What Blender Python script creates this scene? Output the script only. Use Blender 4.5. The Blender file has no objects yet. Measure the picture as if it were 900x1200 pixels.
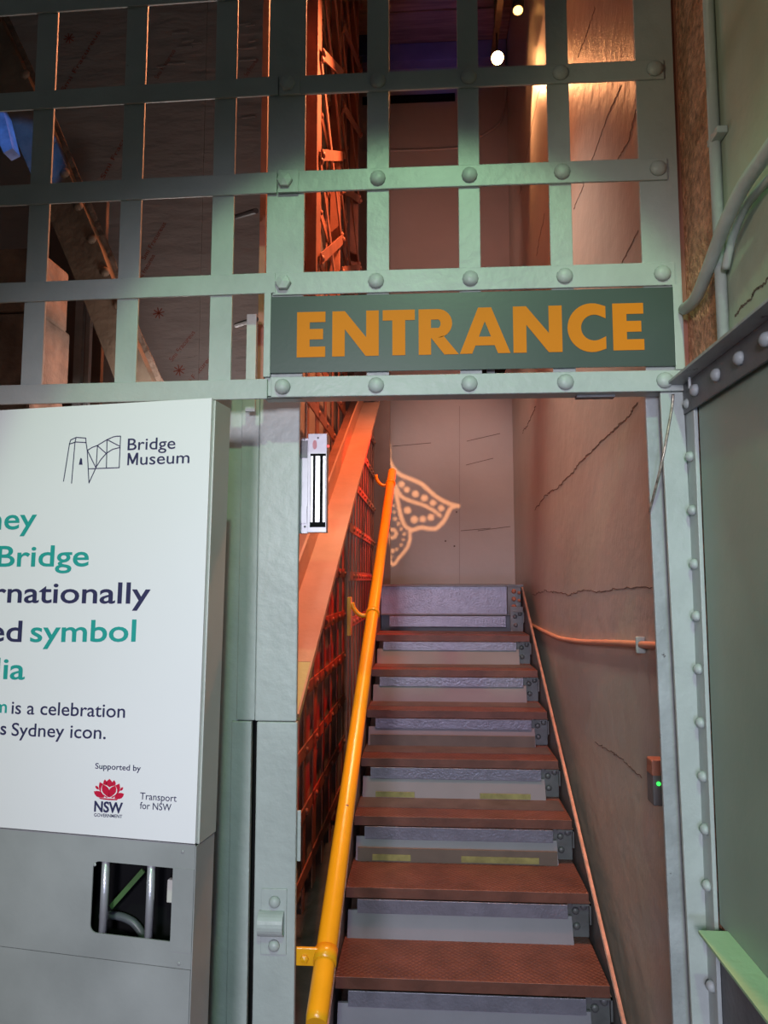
import bpy, bmesh, math, random
from mathutils import Vector, Quaternion, Matrix
random.seed(7)
SC = bpy.context.scene
COL = SC.collection
E0 = 1.55                      # eye height above the floor

# ------------------------------------------------------------------ camera, world, light
F = 850.0
PITCH, YAW = math.radians(5.35), math.radians(3.66)
cam_d = bpy.data.cameras.new('camera'); cam = bpy.data.objects.new('camera', cam_d); COL.objects.link(cam)
cam_d.sensor_fit = 'VERTICAL'; cam_d.sensor_height = 36.0; cam_d.sensor_width = 27.0
cam_d.lens = F / 1200 * 36.0; cam_d.clip_start = 0.02
cam.location = (0, 0, E0); cam.rotation_euler = (math.pi / 2 + PITCH, 0, YAW)
SC.camera = cam
SC.view_settings.view_transform = 'Standard'; SC.view_settings.look = 'None'
SC.view_settings.gamma = 1.0; SC.view_settings.exposure = 0.0
SC.view_settings.use_curve_mapping = False
w = bpy.data.worlds.new('world'); SC.world = w; w.use_nodes = True
w.node_tree.nodes['Background'].inputs[0].default_value = (0.64, 0.68, 0.68, 1)
w.node_tree.nodes['Background'].inputs[1].default_value = 0.06

def lamp(name, typ, loc, target, col, power, **kw):
    d = bpy.data.lights.new(name, typ); d.color = col; d.energy = power
    for k, v in kw.items(): setattr(d, k, v)
    o = bpy.data.objects.new(name, d); COL.objects.link(o)
    p = Vector((loc[0], loc[1], loc[2] + E0)); o.location = p
    if target is not None:
        t = Vector((target[0], target[1], target[2] + E0))
        o.rotation_euler = (t - p).to_track_quat('-Z', 'Y').to_euler()
    return o
R_ = math.radians
# street side: a green flood from high up, cool white floods lower down
lamp('green_flood', 'SPOT', (0.10, -0.55, 2.35), (-0.07, 1.85, -0.02), (0.54, 1.0, 0.54), 142, spot_size=R_(38), spot_blend=0.16, shadow_soft_size=0.05)
lamp('white_flood', 'SPOT', (-0.5, -2.3, 0.6), (-0.05, 1.85, -0.64), (0.92, 0.89, 1.0), 380, spot_size=R_(49), spot_blend=0.45, shadow_soft_size=0.30)
lamp('violet_flood', 'SPOT', (0.20, -1.5, -0.45), (0.18, 1.85, -0.62), (0.62, 0.68, 1.0), 95, spot_size=R_(50), spot_blend=0.7, shadow_soft_size=0.2)
# stairwell: stair lamps belong to the modelled spotlights, the rest are added without fixtures
WARM = (1.0, 0.40, 0.16)
lamp('stair_spot_light', 'SPOT', (0.475, 4.46, 3.20), (0.66, 3.2, 1.7), WARM, 34, spot_size=R_(115), spot_blend=0.4, shadow_soft_size=0.03)
lamp('stair_wash_light', 'SPOT', (0.42, 3.55, 3.35), (-0.55, 3.3, 1.25), (1.0, 0.30, 0.12), 480, spot_size=R_(84), spot_blend=0.6, shadow_soft_size=0.05)
lamp('rail_red_light', 'SPOT', (0.50, 4.62, 1.50), (-0.29, 4.50, 0.48), (1.0, 0.02, 0.004), 230, spot_size=R_(44), spot_blend=0.45, shadow_soft_size=0.03)  # red light on the handrail: unseen spots added without fixtures
lamp('rail_mid_red_light', 'SPOT', (0.42, 4.30, 1.45), (-0.27, 3.45, -0.02), (1.0, 0.05, 0.008), 150, spot_size=R_(17), spot_blend=0.7, shadow_soft_size=0.03)
lamp('rail_low_red_light', 'SPOT', (0.60, 3.40, 1.38), (-0.28, 2.60, -0.56), (1.0, 0.06, 0.01), 110, spot_size=R_(7), spot_blend=0.6, shadow_soft_size=0.02)
lamp('pier_fill_light', 'SPOT', (-0.45, 0.55, 0.9), (0.66, 1.50, 1.05), (1.0, 0.86, 0.58), 14, spot_size=R_(48), spot_blend=0.5, shadow_soft_size=0.1)  # dim unseen lamp added to brighten the pier
lamp('landing_fill_light', 'SPOT', (0.20, 4.0, 2.3), (0.18, 5.8, 0.25), (1.0, 0.60, 0.46), 110, spot_size=R_(60), spot_blend=0.9, shadow_soft_size=0.1)  # unseen lamp added for the lower back wall, no fixture
lamp('upper_wall_fill_light', 'SPOT', (0.05, 4.55, 2.5), (0.0, 5.8, 2.5), (1.0, 0.52, 0.42), 17, spot_size=R_(116), spot_blend=0.7, shadow_soft_size=0.1)  # added fill for the upper back wall, no fixture
lamp('wall_fill_light', 'SPOT', (-0.20, 3.3, 2.7), (0.66, 3.1, 0.0), (1.0, 0.86, 0.74), 120, spot_size=R_(66), spot_blend=0.8, shadow_soft_size=0.15)  # added fill for the right stairwell wall, no fixture
lamp('store_fill_light', 'POINT', (-0.98, 2.72, 0.75), None, (1.0, 0.90, 0.86), 9, shadow_soft_size=0.1)  # unseen lamp added to brighten the membrane
lamp('store_blue_light', 'SPOT', (-1.05, 2.2, 2.0), (-1.80, 2.84, 1.80), (0.05, 0.28, 1.0), 30, spot_size=R_(26), spot_blend=0.3, shadow_soft_size=0.02)
lamp('ceiling_blue_light', 'SPOT', (0.10, 5.25, 3.9), (0.1, 5.7, 4.6), (0.10, 0.16, 1.0), 1.6, spot_size=R_(100), spot_blend=0.8, shadow_soft_size=0.05)

# ------------------------------------------------------------------ pixel -> place (eye-relative coordinates)
_rt = Vector((math.cos(YAW), math.sin(YAW), 0))
_fw = Vector((-math.sin(YAW) * math.cos(PITCH), math.cos(YAW) * math.cos(PITCH), math.sin(PITCH)))
_up = _rt.cross(_fw)
def ray(px, py): return _fw + _rt * ((px - 450) / F) - _up * ((py - 600) / F)
def aty(px, py, Y): r = ray(px, py); return r * (Y / r.y)
def atx(px, py, X): r = ray(px, py); return r * (X / r.x)
def atz(px, py, Z): r = ray(px, py); return r * (Z / r.z)
class Plane:
    """vertical plane through O with horizontal axis u (to the right) and normal n towards the viewer"""
    def __init__(s, O, ang=0.0, u=None, lean=0.0):
        s.lean = lean
        s.O = Vector(O); s.u = Vector(u) if u else Vector((math.cos(ang), math.sin(ang), 0))
        s.n = Vector((s.u.y, -s.u.x, 0)); s.v = Vector((0, 0, 1))
    def uv(s, px, py):
        r = ray(px, py); p = r * (s.O.dot(s.n) / r.dot(s.n)) - s.O
        return p.dot(s.u) - s.lean * p.z, p.z
    def P(s, u, v, d=0.0): return s.O + s.u * (u + s.lean * v) + s.v * v + s.n * d

# ------------------------------------------------------------------ materials
MATS = {}
def mat(name, base, rough=0.5, metal=0.0, var=0.12, vscale=6.0, bump=0.15, bscale=60.0, chip=None, chip_amt=0.0, chip_scale=14.0, emit=None, estr=0.0, stretch=(1, 1, 1), spec=0.5, bdist=0.004, trans=0.0):
    m = bpy.data.materials.new(name); m.use_nodes = True; nt = m.node_tree; N = nt.nodes; L = nt.links
    b = N['Principled BSDF']; b.inputs['Roughness'].default_value = rough; b.inputs['Metallic'].default_value = metal
    b.inputs['Specular IOR Level'].default_value = spec
    g = N.new('ShaderNodeNewGeometry'); mp = N.new('ShaderNodeMapping'); mp.inputs['Scale'].default_value = stretch
    L.new(g.outputs['Position'], mp.inputs['Vector'])
    n = N.new('ShaderNodeTexNoise'); n.inputs['Scale'].default_value = vscale; n.inputs['Detail'].default_value = 6
    L.new(mp.outputs[0], n.inputs['Vector'])
    r = N.new('ShaderNodeValToRGB')
    r.color_ramp.elements[0].position = 0.3; r.color_ramp.elements[1].position = 0.7
    r.color_ramp.elements[0].color = tuple(c * (1 - var) for c in base) + (1,)
    r.color_ramp.elements[1].color = tuple(min(1, c * (1 + var)) for c in base) + (1,)
    L.new(n.outputs['Fac'], r.inputs[0]); out = r.outputs[0]
    if chip:
        n2 = N.new('ShaderNodeTexNoise'); n2.inputs['Scale'].default_value = chip_scale; n2.inputs['Detail'].default_value = 8; n2.inputs['Roughness'].default_value = 0.7
        L.new(g.outputs['Position'], n2.inputs['Vector'])
        r2 = N.new('ShaderNodeValToRGB'); t = 0.72 - chip_amt
        r2.color_ramp.elements[0].position = t; r2.color_ramp.elements[1].position = t + 0.03
        L.new(n2.outputs['Fac'], r2.inputs[0])
        mx = N.new('ShaderNodeMix'); mx.data_type = 'RGBA'; L.new(r2.outputs[0], mx.inputs['Factor'])
        L.new(out, mx.inputs['A']); mx.inputs['B'].default_value = tuple(chip) + (1,); out = mx.outputs['Result']
    L.new(out, b.inputs['Base Color'])
    if bump > 0:
        n3 = N.new('ShaderNodeTexNoise'); n3.inputs['Scale'].default_value = bscale; n3.inputs['Detail'].default_value = 5
        L.new(mp.outputs[0], n3.inputs['Vector'])
        bp = N.new('ShaderNodeBump'); bp.inputs['Strength'].default_value = bump; bp.inputs['Distance'].default_value = bdist
        L.new(n3.outputs['Fac'], bp.inputs['Height']); L.new(bp.outputs[0], b.inputs['Normal'])
    if emit:
        b.inputs['Emission Color'].default_value = tuple(emit) + (1,); b.inputs['Emission Strength'].default_value = estr
    MATS[name] = m; return m
PAINT = mat('grey_green_gloss_paint', (0.43, 0.475, 0.46), 0.42, 0, 0.08, 7, 0.55, 38, chip=(0.16, 0.13, 0.10), chip_amt=0.0, chip_scale=30)
PAINTW = mat('worn_grey_paint', (0.36, 0.39, 0.40), 0.45, 0, 0.20, 9, 0.7, 45, chip=(0.09, 0.08, 0.08), chip_amt=0.08, chip_scale=16)
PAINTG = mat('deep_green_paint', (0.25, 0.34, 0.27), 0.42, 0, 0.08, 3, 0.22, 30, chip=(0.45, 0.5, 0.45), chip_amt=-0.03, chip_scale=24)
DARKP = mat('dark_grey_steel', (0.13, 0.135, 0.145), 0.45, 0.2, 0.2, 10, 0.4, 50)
SIGNG = mat('sign_dark_green', (0.055, 0.078, 0.072), 0.38, 0, 0.05, 5, 0.05, 80, chip=(0.4, 0.42, 0.4), chip_amt=-0.075, chip_scale=60)
SIGNY = mat('sign_amber_vinyl', (0.70, 0.215, 0.008), 0.6, 0, 0.03, 5, 0.0, spec=0.2)
BOARD = mat('white_laminate', (0.87, 0.86, 0.87), 0.35, 0, 0.015, 2, 0.0)
NAVY = mat('navy_print', (0.035, 0.035, 0.10), 0.45, 0, 0.02, 5, 0)
TEAL = mat('teal_print', (0.02, 0.36, 0.32), 0.45, 0, 0.02, 5, 0)
REDP = mat('crimson_print', (0.62, 0.01, 0.05), 0.45, 0, 0.02, 5, 0)
CAB = mat('galvanised_grey_sheet', (0.36, 0.37, 0.365), 0.42, 0.1, 0.14, 5, 0.08, 90)
ALU = mat('bright_aluminium', (0.62, 0.62, 0.66), 0.35, 0.6, 0.08, 20, 0.15, 150)
BLACK = mat('black_void', (0.008, 0.008, 0.009), 0.9, 0, 0.1, 5, 0, spec=0.1)
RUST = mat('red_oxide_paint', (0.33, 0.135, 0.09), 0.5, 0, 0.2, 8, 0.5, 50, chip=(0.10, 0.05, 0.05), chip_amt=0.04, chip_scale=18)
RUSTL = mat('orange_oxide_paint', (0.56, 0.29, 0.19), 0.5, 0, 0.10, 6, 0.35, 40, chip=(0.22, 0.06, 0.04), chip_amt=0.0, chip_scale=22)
GRNLIT = mat('green_lit_oxide_paint', (0.52, 0.46, 0.20), 0.5, 0, 0.10, 8, 0.4, 40, chip=(0.22, 0.10, 0.04), chip_amt=0.04, chip_scale=30)  # oxide paint of the beam end with green light mixed into the colour
YEL = mat('yellow_safety_paint', (0.84, 0.39, 0.010), 0.28, 0, 0.06, 9, 0.25, 45, chip=(0.25, 0.05, 0.02), chip_amt=-0.015, chip_scale=16)
TREAD = mat('red_brown_tread_paint', (0.15, 0.055, 0.038), 0.5, 0, 0.25, 12, 0.3, 80, chip=(0.16, 0.07, 0.05), chip_amt=0.08, chip_scale=22)
BROWNP = mat('brown_board', (0.16, 0.12, 0.10), 0.6, 0, 0.15, 9, 0.2, 50)
HAMMER = mat('hammered_blue_grey_steel', (0.22, 0.22, 0.29), 0.35, 0.35, 0.12, 20, 0.5, 95, bdist=0.004)
RISER = mat('pale_grey_riser_board', (0.19, 0.19, 0.235), 0.5, 0, 0.08, 5, 0.1, 50)
WALLB = mat('back_wall_paint', (0.42, 0.38, 0.37), 0.6, 0, 0.07, 2.2, 0.25, 12, bdist=0.01)
ROUGH = mat('orange_lit_aggregate', (0.60, 0.30, 0.18), 0.6, 0, 0.40, 50, 1.0, 70, bdist=0.02)  # stone with orange stairwell light worked into its colour
PLAST = mat('green_lit_plaster', (0.36, 0.41, 0.33), 0.5, 0, 0.10, 3, 0.5, 14, bdist=0.008)  # plaster with the tint of the green flood put into its colour
PLANK = mat('stained_ceiling_plank', (0.30, 0.19, 0.12), 0.6, 0, 0.35, 5, 0.3, 30, stretch=(0.6, 8, 8))
MEMB = mat('grey_building_membrane', (0.34, 0.31, 0.30), 0.5, 0, 0.12, 1.6, 0.6, 5, stretch=(1, 1, 3), bdist=0.03)
MEMR = mat('membrane_red_print', (0.30, 0.075, 0.05), 0.6, 0, 0.1, 9, 0)
STONE = mat('rough_brown_stone', (0.17, 0.12, 0.09), 0.8, 0, 0.4, 9, 0.9, 22, bdist=0.02)
TIMB = mat('old_brown_timber', (0.16, 0.12, 0.085), 0.7, 0, 0.35, 6, 0.6, 26, bdist=0.01)
RUBB = mat('black_rubber', (0.03, 0.03, 0.033), 0.5, 0, 0.1, 9, 0)
GRNS = mat('green_strap', (0.06, 0.13, 0.04), 0.6, 0, 0.1, 9, 0)
LEDR = mat('red_led', (1, 0.05, 0.05), 0.4, 0, 0, 5, 0, emit=(1, 0.06, 0.06), estr=3)
LEDG = mat('green_led', (0.05, 1, 0.1), 0.4, 0, 0, 5, 0, emit=(0.05, 1, 0.12), estr=1.5)
LENS = mat('glowing_lamp_lens', (1, 0.5, 0.2), 0.3, 0, 0, 5, 0, emit=(1.0, 0.42, 0.14), estr=60)
LENS2 = mat('warm_lamp_lens', (1, 0.5, 0.2), 0.3, 0, 0, 5, 0, emit=(1.0, 0.45, 0.12), estr=6)
PINK = mat('pink_print', (0.72, 0.30, 0.33), 0.5, 0, 0.05, 9, 0)
LOCKW = mat('pale_lilac_metal', (0.42, 0.41, 0.46), 0.35, 0.2, 0.05, 30, 0.05)
BANNER = mat('pale_printed_banner', (0.85, 0.55, 0.42), 0.5, 0, 0.5, 14, 0)
BLUED = mat('dark_blue_board', (0.04, 0.06, 0.16), 0.7, 0, 0.5, 9, 0.4, 9)
WIRE = mat('steel_cable', (0.42, 0.36, 0.30), 0.4, 0.7, 0.5, 90, 0)
FLOORM = mat('dark_asphalt', (0.07, 0.07, 0.075), 0.8, 0, 0.3, 9, 0.5, 60)
REARG = mat('dark_grey_tread_rear', (0.075, 0.07, 0.08), 0.6, 0, 0.25, 12, 0.3, 80)
# the stairwell wall: old grey-cream paint over board-marked concrete, with an added fine bump grain
def wall_mat():
    m = mat('stairwell_wall_paint', (0.43, 0.41, 0.37), 0.42, 0, 0.10, 1.5, 0.35, 9, chip=(0.52, 0.50, 0.46), chip_amt=-0.01, chip_scale=26, stretch=(1, 1.0, 1), bdist=0.015)
    nt = m.node_tree; N = nt.nodes; L = nt.links; b = N['Principled BSDF']
    g = N.new('ShaderNodeNewGeometry'); bp0 = b.inputs['Normal'].links[0].from_node
    n = N.new('ShaderNodeTexNoise'); n.inputs['Scale'].default_value = 90; n.inputs['Detail'].default_value = 3
    mp = N.new('ShaderNodeMapping'); mp.inputs['Scale'].default_value = (1, 1, 0.35)
    L.new(g.outputs['Position'], mp.inputs['Vector']); L.new(mp.outputs[0], n.inputs['Vector'])
    bp = N.new('ShaderNodeBump'); bp.inputs['Strength'].default_value = 0.30; bp.inputs['Distance'].default_value = 0.004
    L.new(n.outputs['Fac'], bp.inputs['Height']); L.new(bp0.outputs[0], bp.inputs['Normal']); L.new(bp.outputs[0], b.inputs['Normal'])
    return m
WALLR = wall_mat()
def chequer_mat():
    m = mat('chequer_tread_paint', (0.125, 0.052, 0.04), 0.42, 0.1, 0.25, 9, 0, chip=(0.15, 0.075, 0.055), chip_amt=0.08, chip_scale=14)
    nt = m.node_tree; N = nt.nodes; L = nt.links; b = N['Principled BSDF']
    g = N.new('ShaderNodeNewGeometry'); mp = N.new('ShaderNodeMapping'); mp.inputs['Rotation'].default_value = (0, 0, R_(45)); mp.inputs['Scale'].default_value = (38, 38, 38)
    L.new(g.outputs['Position'], mp.inputs['Vector'])
    v = N.new('ShaderNodeTexVoronoi'); v.inputs['Randomness'].default_value = 0.05; v.inputs['Scale'].default_value = 1.6
    L.new(mp.outputs[0], v.inputs['Vector'])
    bp = N.new('ShaderNodeBump'); bp.inputs['Strength'].default_value = 0.9; bp.inputs['Distance'].default_value = 0.006; bp.invert = True
    L.new(v.outputs['Distance'], bp.inputs['Height']); L.new(bp.outputs[0], b.inputs['Normal'])
    return m
CHEQ = chequer_mat()

# ------------------------------------------------------------------ builders
def wloc(o):
    v = Vector((0, 0, 0))
    while o is not None: v += o.location; o = o.parent
    return v
class MB:
    def __init__(s): s.v = []; s.f = []
    def hexa(s, p):                     # 8 points: bottom ring 0-3, top ring 4-7
        b = len(s.v); s.v += [Vector(q) for q in p]
        for f in ((3, 2, 1, 0), (4, 5, 6, 7), (0, 1, 5, 4), (1, 2, 6, 5), (2, 3, 7, 6), (3, 0, 4, 7)): s.f.append([b + i for i in f])
        return s
    def box(s, x0, x1, y0, y1, z0, z1):
        return s.hexa([(x0, y0, z0), (x1, y0, z0), (x1, y1, z0), (x0, y1, z0), (x0, y0, z1), (x1, y0, z1), (x1, y1, z1), (x0, y1, z1)])
    def pbox(s, pl, u0, u1, v0, v1, d0, d1):
        q = [pl.P(u0, v0, d1), pl.P(u1, v0, d1), pl.P(u1, v0, d0), pl.P(u0, v0, d0)]
        t = [pl.P(u0, v1, d1), pl.P(u1, v1, d1), pl.P(u1, v1, d0), pl.P(u0, v1, d0)]
        return s.hexa(q + t)
    def bar(s, a, b, wv, hv):           # box along a-b with half vectors
        a, b, wv, hv = Vector(a), Vector(b), Vector(wv), Vector(hv)
        return s.hexa([a - wv - hv, a + wv - hv, a + wv + hv, a - wv + hv, b - wv - hv, b + wv - hv, b + wv + hv, b - wv + hv])
    def poly(s, pts, dv):               # extruded polygon
        b = len(s.v); n = len(pts); dv = Vector(dv)
        s.v += [Vector(p) for p in pts] + [Vector(p) + dv for p in pts]
        s.f.append([b + i for i in range(n)]); s.f.append([b + n + i for i in reversed(range(n))])
        for i in range(n): s.f.append([b + (i + 1) % n, b + i, b + n + i, b + n + (i + 1) % n])
        return s
    def tube(s, pts, r, n=12, cap=True):
        pts = [Vector(p) for p in pts]; rr = r if isinstance(r, (list, tuple)) else [r] * len(pts)
        b = len(s.v); up = None
        for i, p in enumerate(pts):
            t = (pts[min(i + 1, len(pts) - 1)] - pts[max(i - 1, 0)]).normalized()
            if up is None: up = t.orthogonal().normalized()
            up = (up - t * up.dot(t)).normalized(); sd = t.cross(up)
            for k in range(n):
                a = 2 * math.pi * k / n; s.v.append(p + up * (math.cos(a) * rr[i]) + sd * (math.sin(a) * rr[i]))
        for i in range(len(pts) - 1):
            for k in range(n): s.f.append([b + i * n + k, b + i * n + (k + 1) % n, b + (i + 1) * n + (k + 1) % n, b + (i + 1) * n + k])
        if cap:
            s.f.append([b + k for k in reversed(range(n))]); s.f.append([b + (len(pts) - 1) * n + k for k in range(n)])
        return s
    def build(s, name, m, parent=None, bevel=0.0, smooth=False):
        off = wloc(parent) if parent is not None else Vector((0, 0, 0))
        me = bpy.data.meshes.new(name)
        if parent is None:
            c = Vector((0, 0, 0)); zs = min(v.z for v in s.v)
            for v in s.v: c += v
            c /= len(s.v); org = Vector((c.x, c.y, zs + E0))
        else: org = off
        me.from_pydata([v + Vector((0, 0, E0)) - org for v in s.v], [], s.f); me.update()
        me.materials.append(m)
        if smooth:
            for p in me.polygons: p.use_smooth = len(p.vertices) == 4
        o = bpy.data.objects.new(name, me); COL.objects.link(o)
        if parent is None: o.location = org
        else: o.parent = parent
        if bevel:
            md = o.modifiers.new('bevel', 'BEVEL'); md.width = bevel; md.segments = 2; md.limit_method = 'ANGLE'; md.angle_limit = R_(50)
        return o
def weld(o):
    bm_ = bmesh.new(); bm_.from_mesh(o.data); bmesh.ops.remove_doubles(bm_, verts=bm_.verts, dist=1e-4); bmesh.ops.recalc_face_normals(bm_, faces=bm_.faces); bm_.to_mesh(o.data); bm_.free(); return o
def smooth_path(pts, n=6):
    pts = [Vector(p) for p in pts]; out = []
    for i in range(len(pts) - 1):
        p0 = pts[max(i - 1, 0)]; p1 = pts[i]; p2 = pts[i + 1]; p3 = pts[min(i + 2, len(pts) - 1)]
        for k in range(n):
            t = k / n
            out.append(0.5 * ((2 * p1) + (p2 - p0) * t + (2 * p0 - 5 * p1 + 4 * p2 - p3) * t * t + (3 * p1 - p0 - 3 * p2 + p3) * t ** 3))
    out.append(pts[-1]); return out
def thing(name, label, cat, loc, group=None):
    o = bpy.data.objects.new(name, None); COL.objects.link(o); o.empty_display_size = 0.1
    o.location = (loc[0], loc[1], loc[2] + E0); tag(o, label, cat, group); return o
def tag(o, label=None, cat=None, group=None):
    if label: o['label'] = label
    if cat: o['category'] = cat
    if group: o['group'] = group
    return o
def struct(o): o['kind'] = 'structure'; return o
_dome = {}
def dome_mesh(key, r, h, m, hexhead=False):
    if key in _dome: return _dome[key]
    v = []; f = []; n = 6 if hexhead else 12
    rings = [(1.0, 0.0), (1.0, 0.55), (0.9, 0.72), (0.0, 1.0)] if hexhead else [(1.0, 0.0), (0.96, 0.35), (0.78, 0.70), (0.45, 0.93), (0.0, 1.0)]
    for (a, b) in rings[:-1]:
        for k in range(n):
            t = 2 * math.pi * k / n; v.append((r * a * math.cos(t), r * a * math.sin(t), h * b))
    v.append((0, 0, h)); R = len(rings) - 1
    for i in range(R - 1):
        for k in range(n): f.append([i * n + k, i * n + (k + 1) % n, (i + 1) * n + (k + 1) % n, (i + 1) * n + k])
    for k in range(n): f.append([(R - 1) * n + k, (R - 1) * n + (k + 1) % n, len(v) - 1])
    f.append([k for k in reversed(range(n))])
    me = bpy.data.meshes.new('rivet'); me.from_pydata(v, [], f); me.materials.append(m)
    if not hexhead:
        for p in me.polygons: p.use_smooth = len(p.vertices) <= 4
    _dome[key] = me; return me
def rivet(parent, pos, nrm, r=0.02, h=0.014, m=None, name='rivet', hexhead=False):
    m = m or PAINT
    me = dome_mesh((r, h, m.name, hexhead), r, h, m, hexhead)
    o = bpy.data.objects.new(name, me); COL.objects.link(o); o.parent = parent
    p = Vector(pos) + Vector((0, 0, E0)); o.location = p - wloc(parent)
    o.rotation_euler = Vector(nrm).to_track_quat('Z', 'Y').to_euler(); return o

# ------------------------------------------------------------------ key planes and sizes
YG = 1.85
GATE = Plane((0, YG, 0))
RISE, RUN, Y7, H7 = 0.169, 0.3045, 2.586, -1.381
XL, XR = -0.332, 0.586
XW = 0.665                       # stairwell wall on the right
YB = 5.80                        # back wall
ZC = 4.50                        # ceiling
FL = -E0

# ------------------------------------------------------------------ setting
fl = struct(MB().box(-3.2, 3.2, -4.5, 7.0, FL - 0.1, FL).build('floor', FLOORM))
wr = struct(MB().box(XW, XW + 0.2, 1.99, YB, FL, ZC).build('wall_right', WALLR))
wb = struct(MB().box(-0.72, XW, YB, YB + 0.2, FL, ZC).build('wall_back', WALLB))
# plaster pier outside the gate, on the right above the steel
wp = struct(MB().box(XW, XW + 0.2, 0.0, 1.66, FL, ZC).build('wall_right_pier', PLAST))
ws = struct(MB().box(XW, XW + 0.2, 1.66, 1.99, FL, ZC).build('wall_right_arris', ROUGH))
# store room to the left of the lattice
wl = struct(MB().box(-3.2, -0.72, 3.55, 3.65, FL, ZC).build('wall_left', MEMB))
struct(MB().box(-3.3, -3.2, 1.0, 3.65, FL, ZC).build('wall_left_side', STONE))
struct(MB().box(-0.72, -0.67, 3.55, YB, FL, ZC).build('wall_left_stair', WALLB))
# ceiling of individual planks
ce = struct(MB().box(-3.3, XW + 0.2, 1.99, YB + 0.2, ZC + 0.03, ZC + 0.12).build('ceiling', BROWNP))
for k in range(14):
    y1 = YB - 0.004 - k * 0.145
    MB().box(-0.66, XW - 0.004, y1 - 0.139, y1, ZC - 0.005 - 0.004 * (k % 3), ZC + 0.03).build('ceiling_plank', PLANK, ce, bevel=0.004)
# cracks and board marks on the stairwell wall
def wall_line(name, pts, X, wd, m, parent, jit=0.0, step=12):
    P = []
    for i in range(len(pts) - 1):
        for k in range(step):
            t = k / step; x = pts[i][0] * (1 - t) + pts[i + 1][0] * t; y = pts[i][1] * (1 - t) + pts[i + 1][1] * t
            P.append((x + random.uniform(-jit, jit), y + random.uniform(-jit, jit)))
    P.append(pts[-1]); Q = [atx(x, y, X) for x, y in P]
    mb = MB(); b = 0
    for i, q in enumerate(Q):
        t = Q[min(i + 1, len(Q) - 1)] - Q[max(i - 1, 0)]; t.x = 0; t.normalize(); s = Vector((0, -t.z, t.y)) * wd * (0.5 + 0.7 * random.random() if 0 < i < len(Q) - 1 else 0.15)
        mb.v += [q - s, q + s, q + s + Vector((0.004, 0, 0)), q - s + Vector((0.004, 0, 0))]
        if i:
            a = 4 * (i - 1); c = 4 * i
            for e in range(4): mb.f.append([a + e, a + (e + 1) % 4, c + (e + 1) % 4, c + e])
    mb.f.append([3, 2, 1, 0]); n = len(mb.v); mb.f.append([n - 4, n - 3, n - 2, n - 1])
    return mb.build(name, m, parent)
CR = mat('dark_crack', (0.12, 0.085, 0.07), 0.9, 0, 0.1, 9, 0)
RIDGE = mat('paint_ridge', (0.20, 0.17, 0.145), 0.45, 0, 0.1, 9, 0.3)
XS = XW - 0.0015
wall_line('crack', [(747, 472), (735, 490), (712, 510), (685, 536), (668, 557), (650, 574), (640, 580), (626, 598)], XS, 0.0028, CR, wr, 1.2)
wall_line('crack', [(628, 476), (620, 493), (612, 508)], XS, 0.0035, CR, wr, 1)
wall_line('crack', [(624, 697), (640, 692), (655, 695), (668, 697), (683, 691), (700, 694), (720, 690), (764, 688)], XS, 0.0020, CR, wr, 1.2)
wall_line('crack', [(695, 868), (715, 880), (730, 890), (742, 902), (752, 912)], XS, 0.0016, CR, wr, 1.5)
for pts in ([(633, 100), (625, 138), (615, 192), (609, 226)], [(638, 250), (628, 300)], [(697, 8), (688, 38), (676, 68)], [(727, 100), (712, 135), (698, 175), (684, 215), (672, 245)], [(748, 270), (730, 305), (722, 318)], [(745, 128), (736, 165), (722, 190)]):
    wall_line('board_mark', pts, XS, 0.0022, RIDGE, wr, 0.6)
# back wall seams and dents
BACK = Plane((0, YB, 0))
def on_plane_strip(name, pl, a, b, hw, d0, d1, m, parent):
    A = Vector(pl.uv(*a)); B = Vector(pl.uv(*b)); t = (B - A).normalized(); s = Vector((-t.y, t.x)) * hw
    q = [A - s, B - s, B + s, A + s]
    mb = MB(); mb.poly([pl.P(p.x, p.y, d1) for p in q], -pl.n * (d1 - d0)); return mb.build(name, m, parent)
on_plane_strip('seam', BACK, (538.5, 476), (538.5, 684), 0.0025, -0.002, 0.0015, mat('seam_filler', (0.30, 0.26, 0.25), 0.7, 0, 0.1, 5, 0), wb)  # panel seam in a darker tone than the wall
for a, b in (((547, 517), (586, 508)), ((546, 545), (578, 537)), ((540, 622), (575, 619)), ((460, 523), (505, 519)), ((560, 622), (598, 617))):
    on_plane_strip('crack', BACK, a, b, 0.0022, -0.002, 0.001, CR, wb)
for p in ((522, 634), (532.5, 640), (535, 600)):
    q = aty(p[0], p[1], YB); rivet(wb, q, (0, -1, 0), 0.007, 0.002, CR, 'dent')
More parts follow.
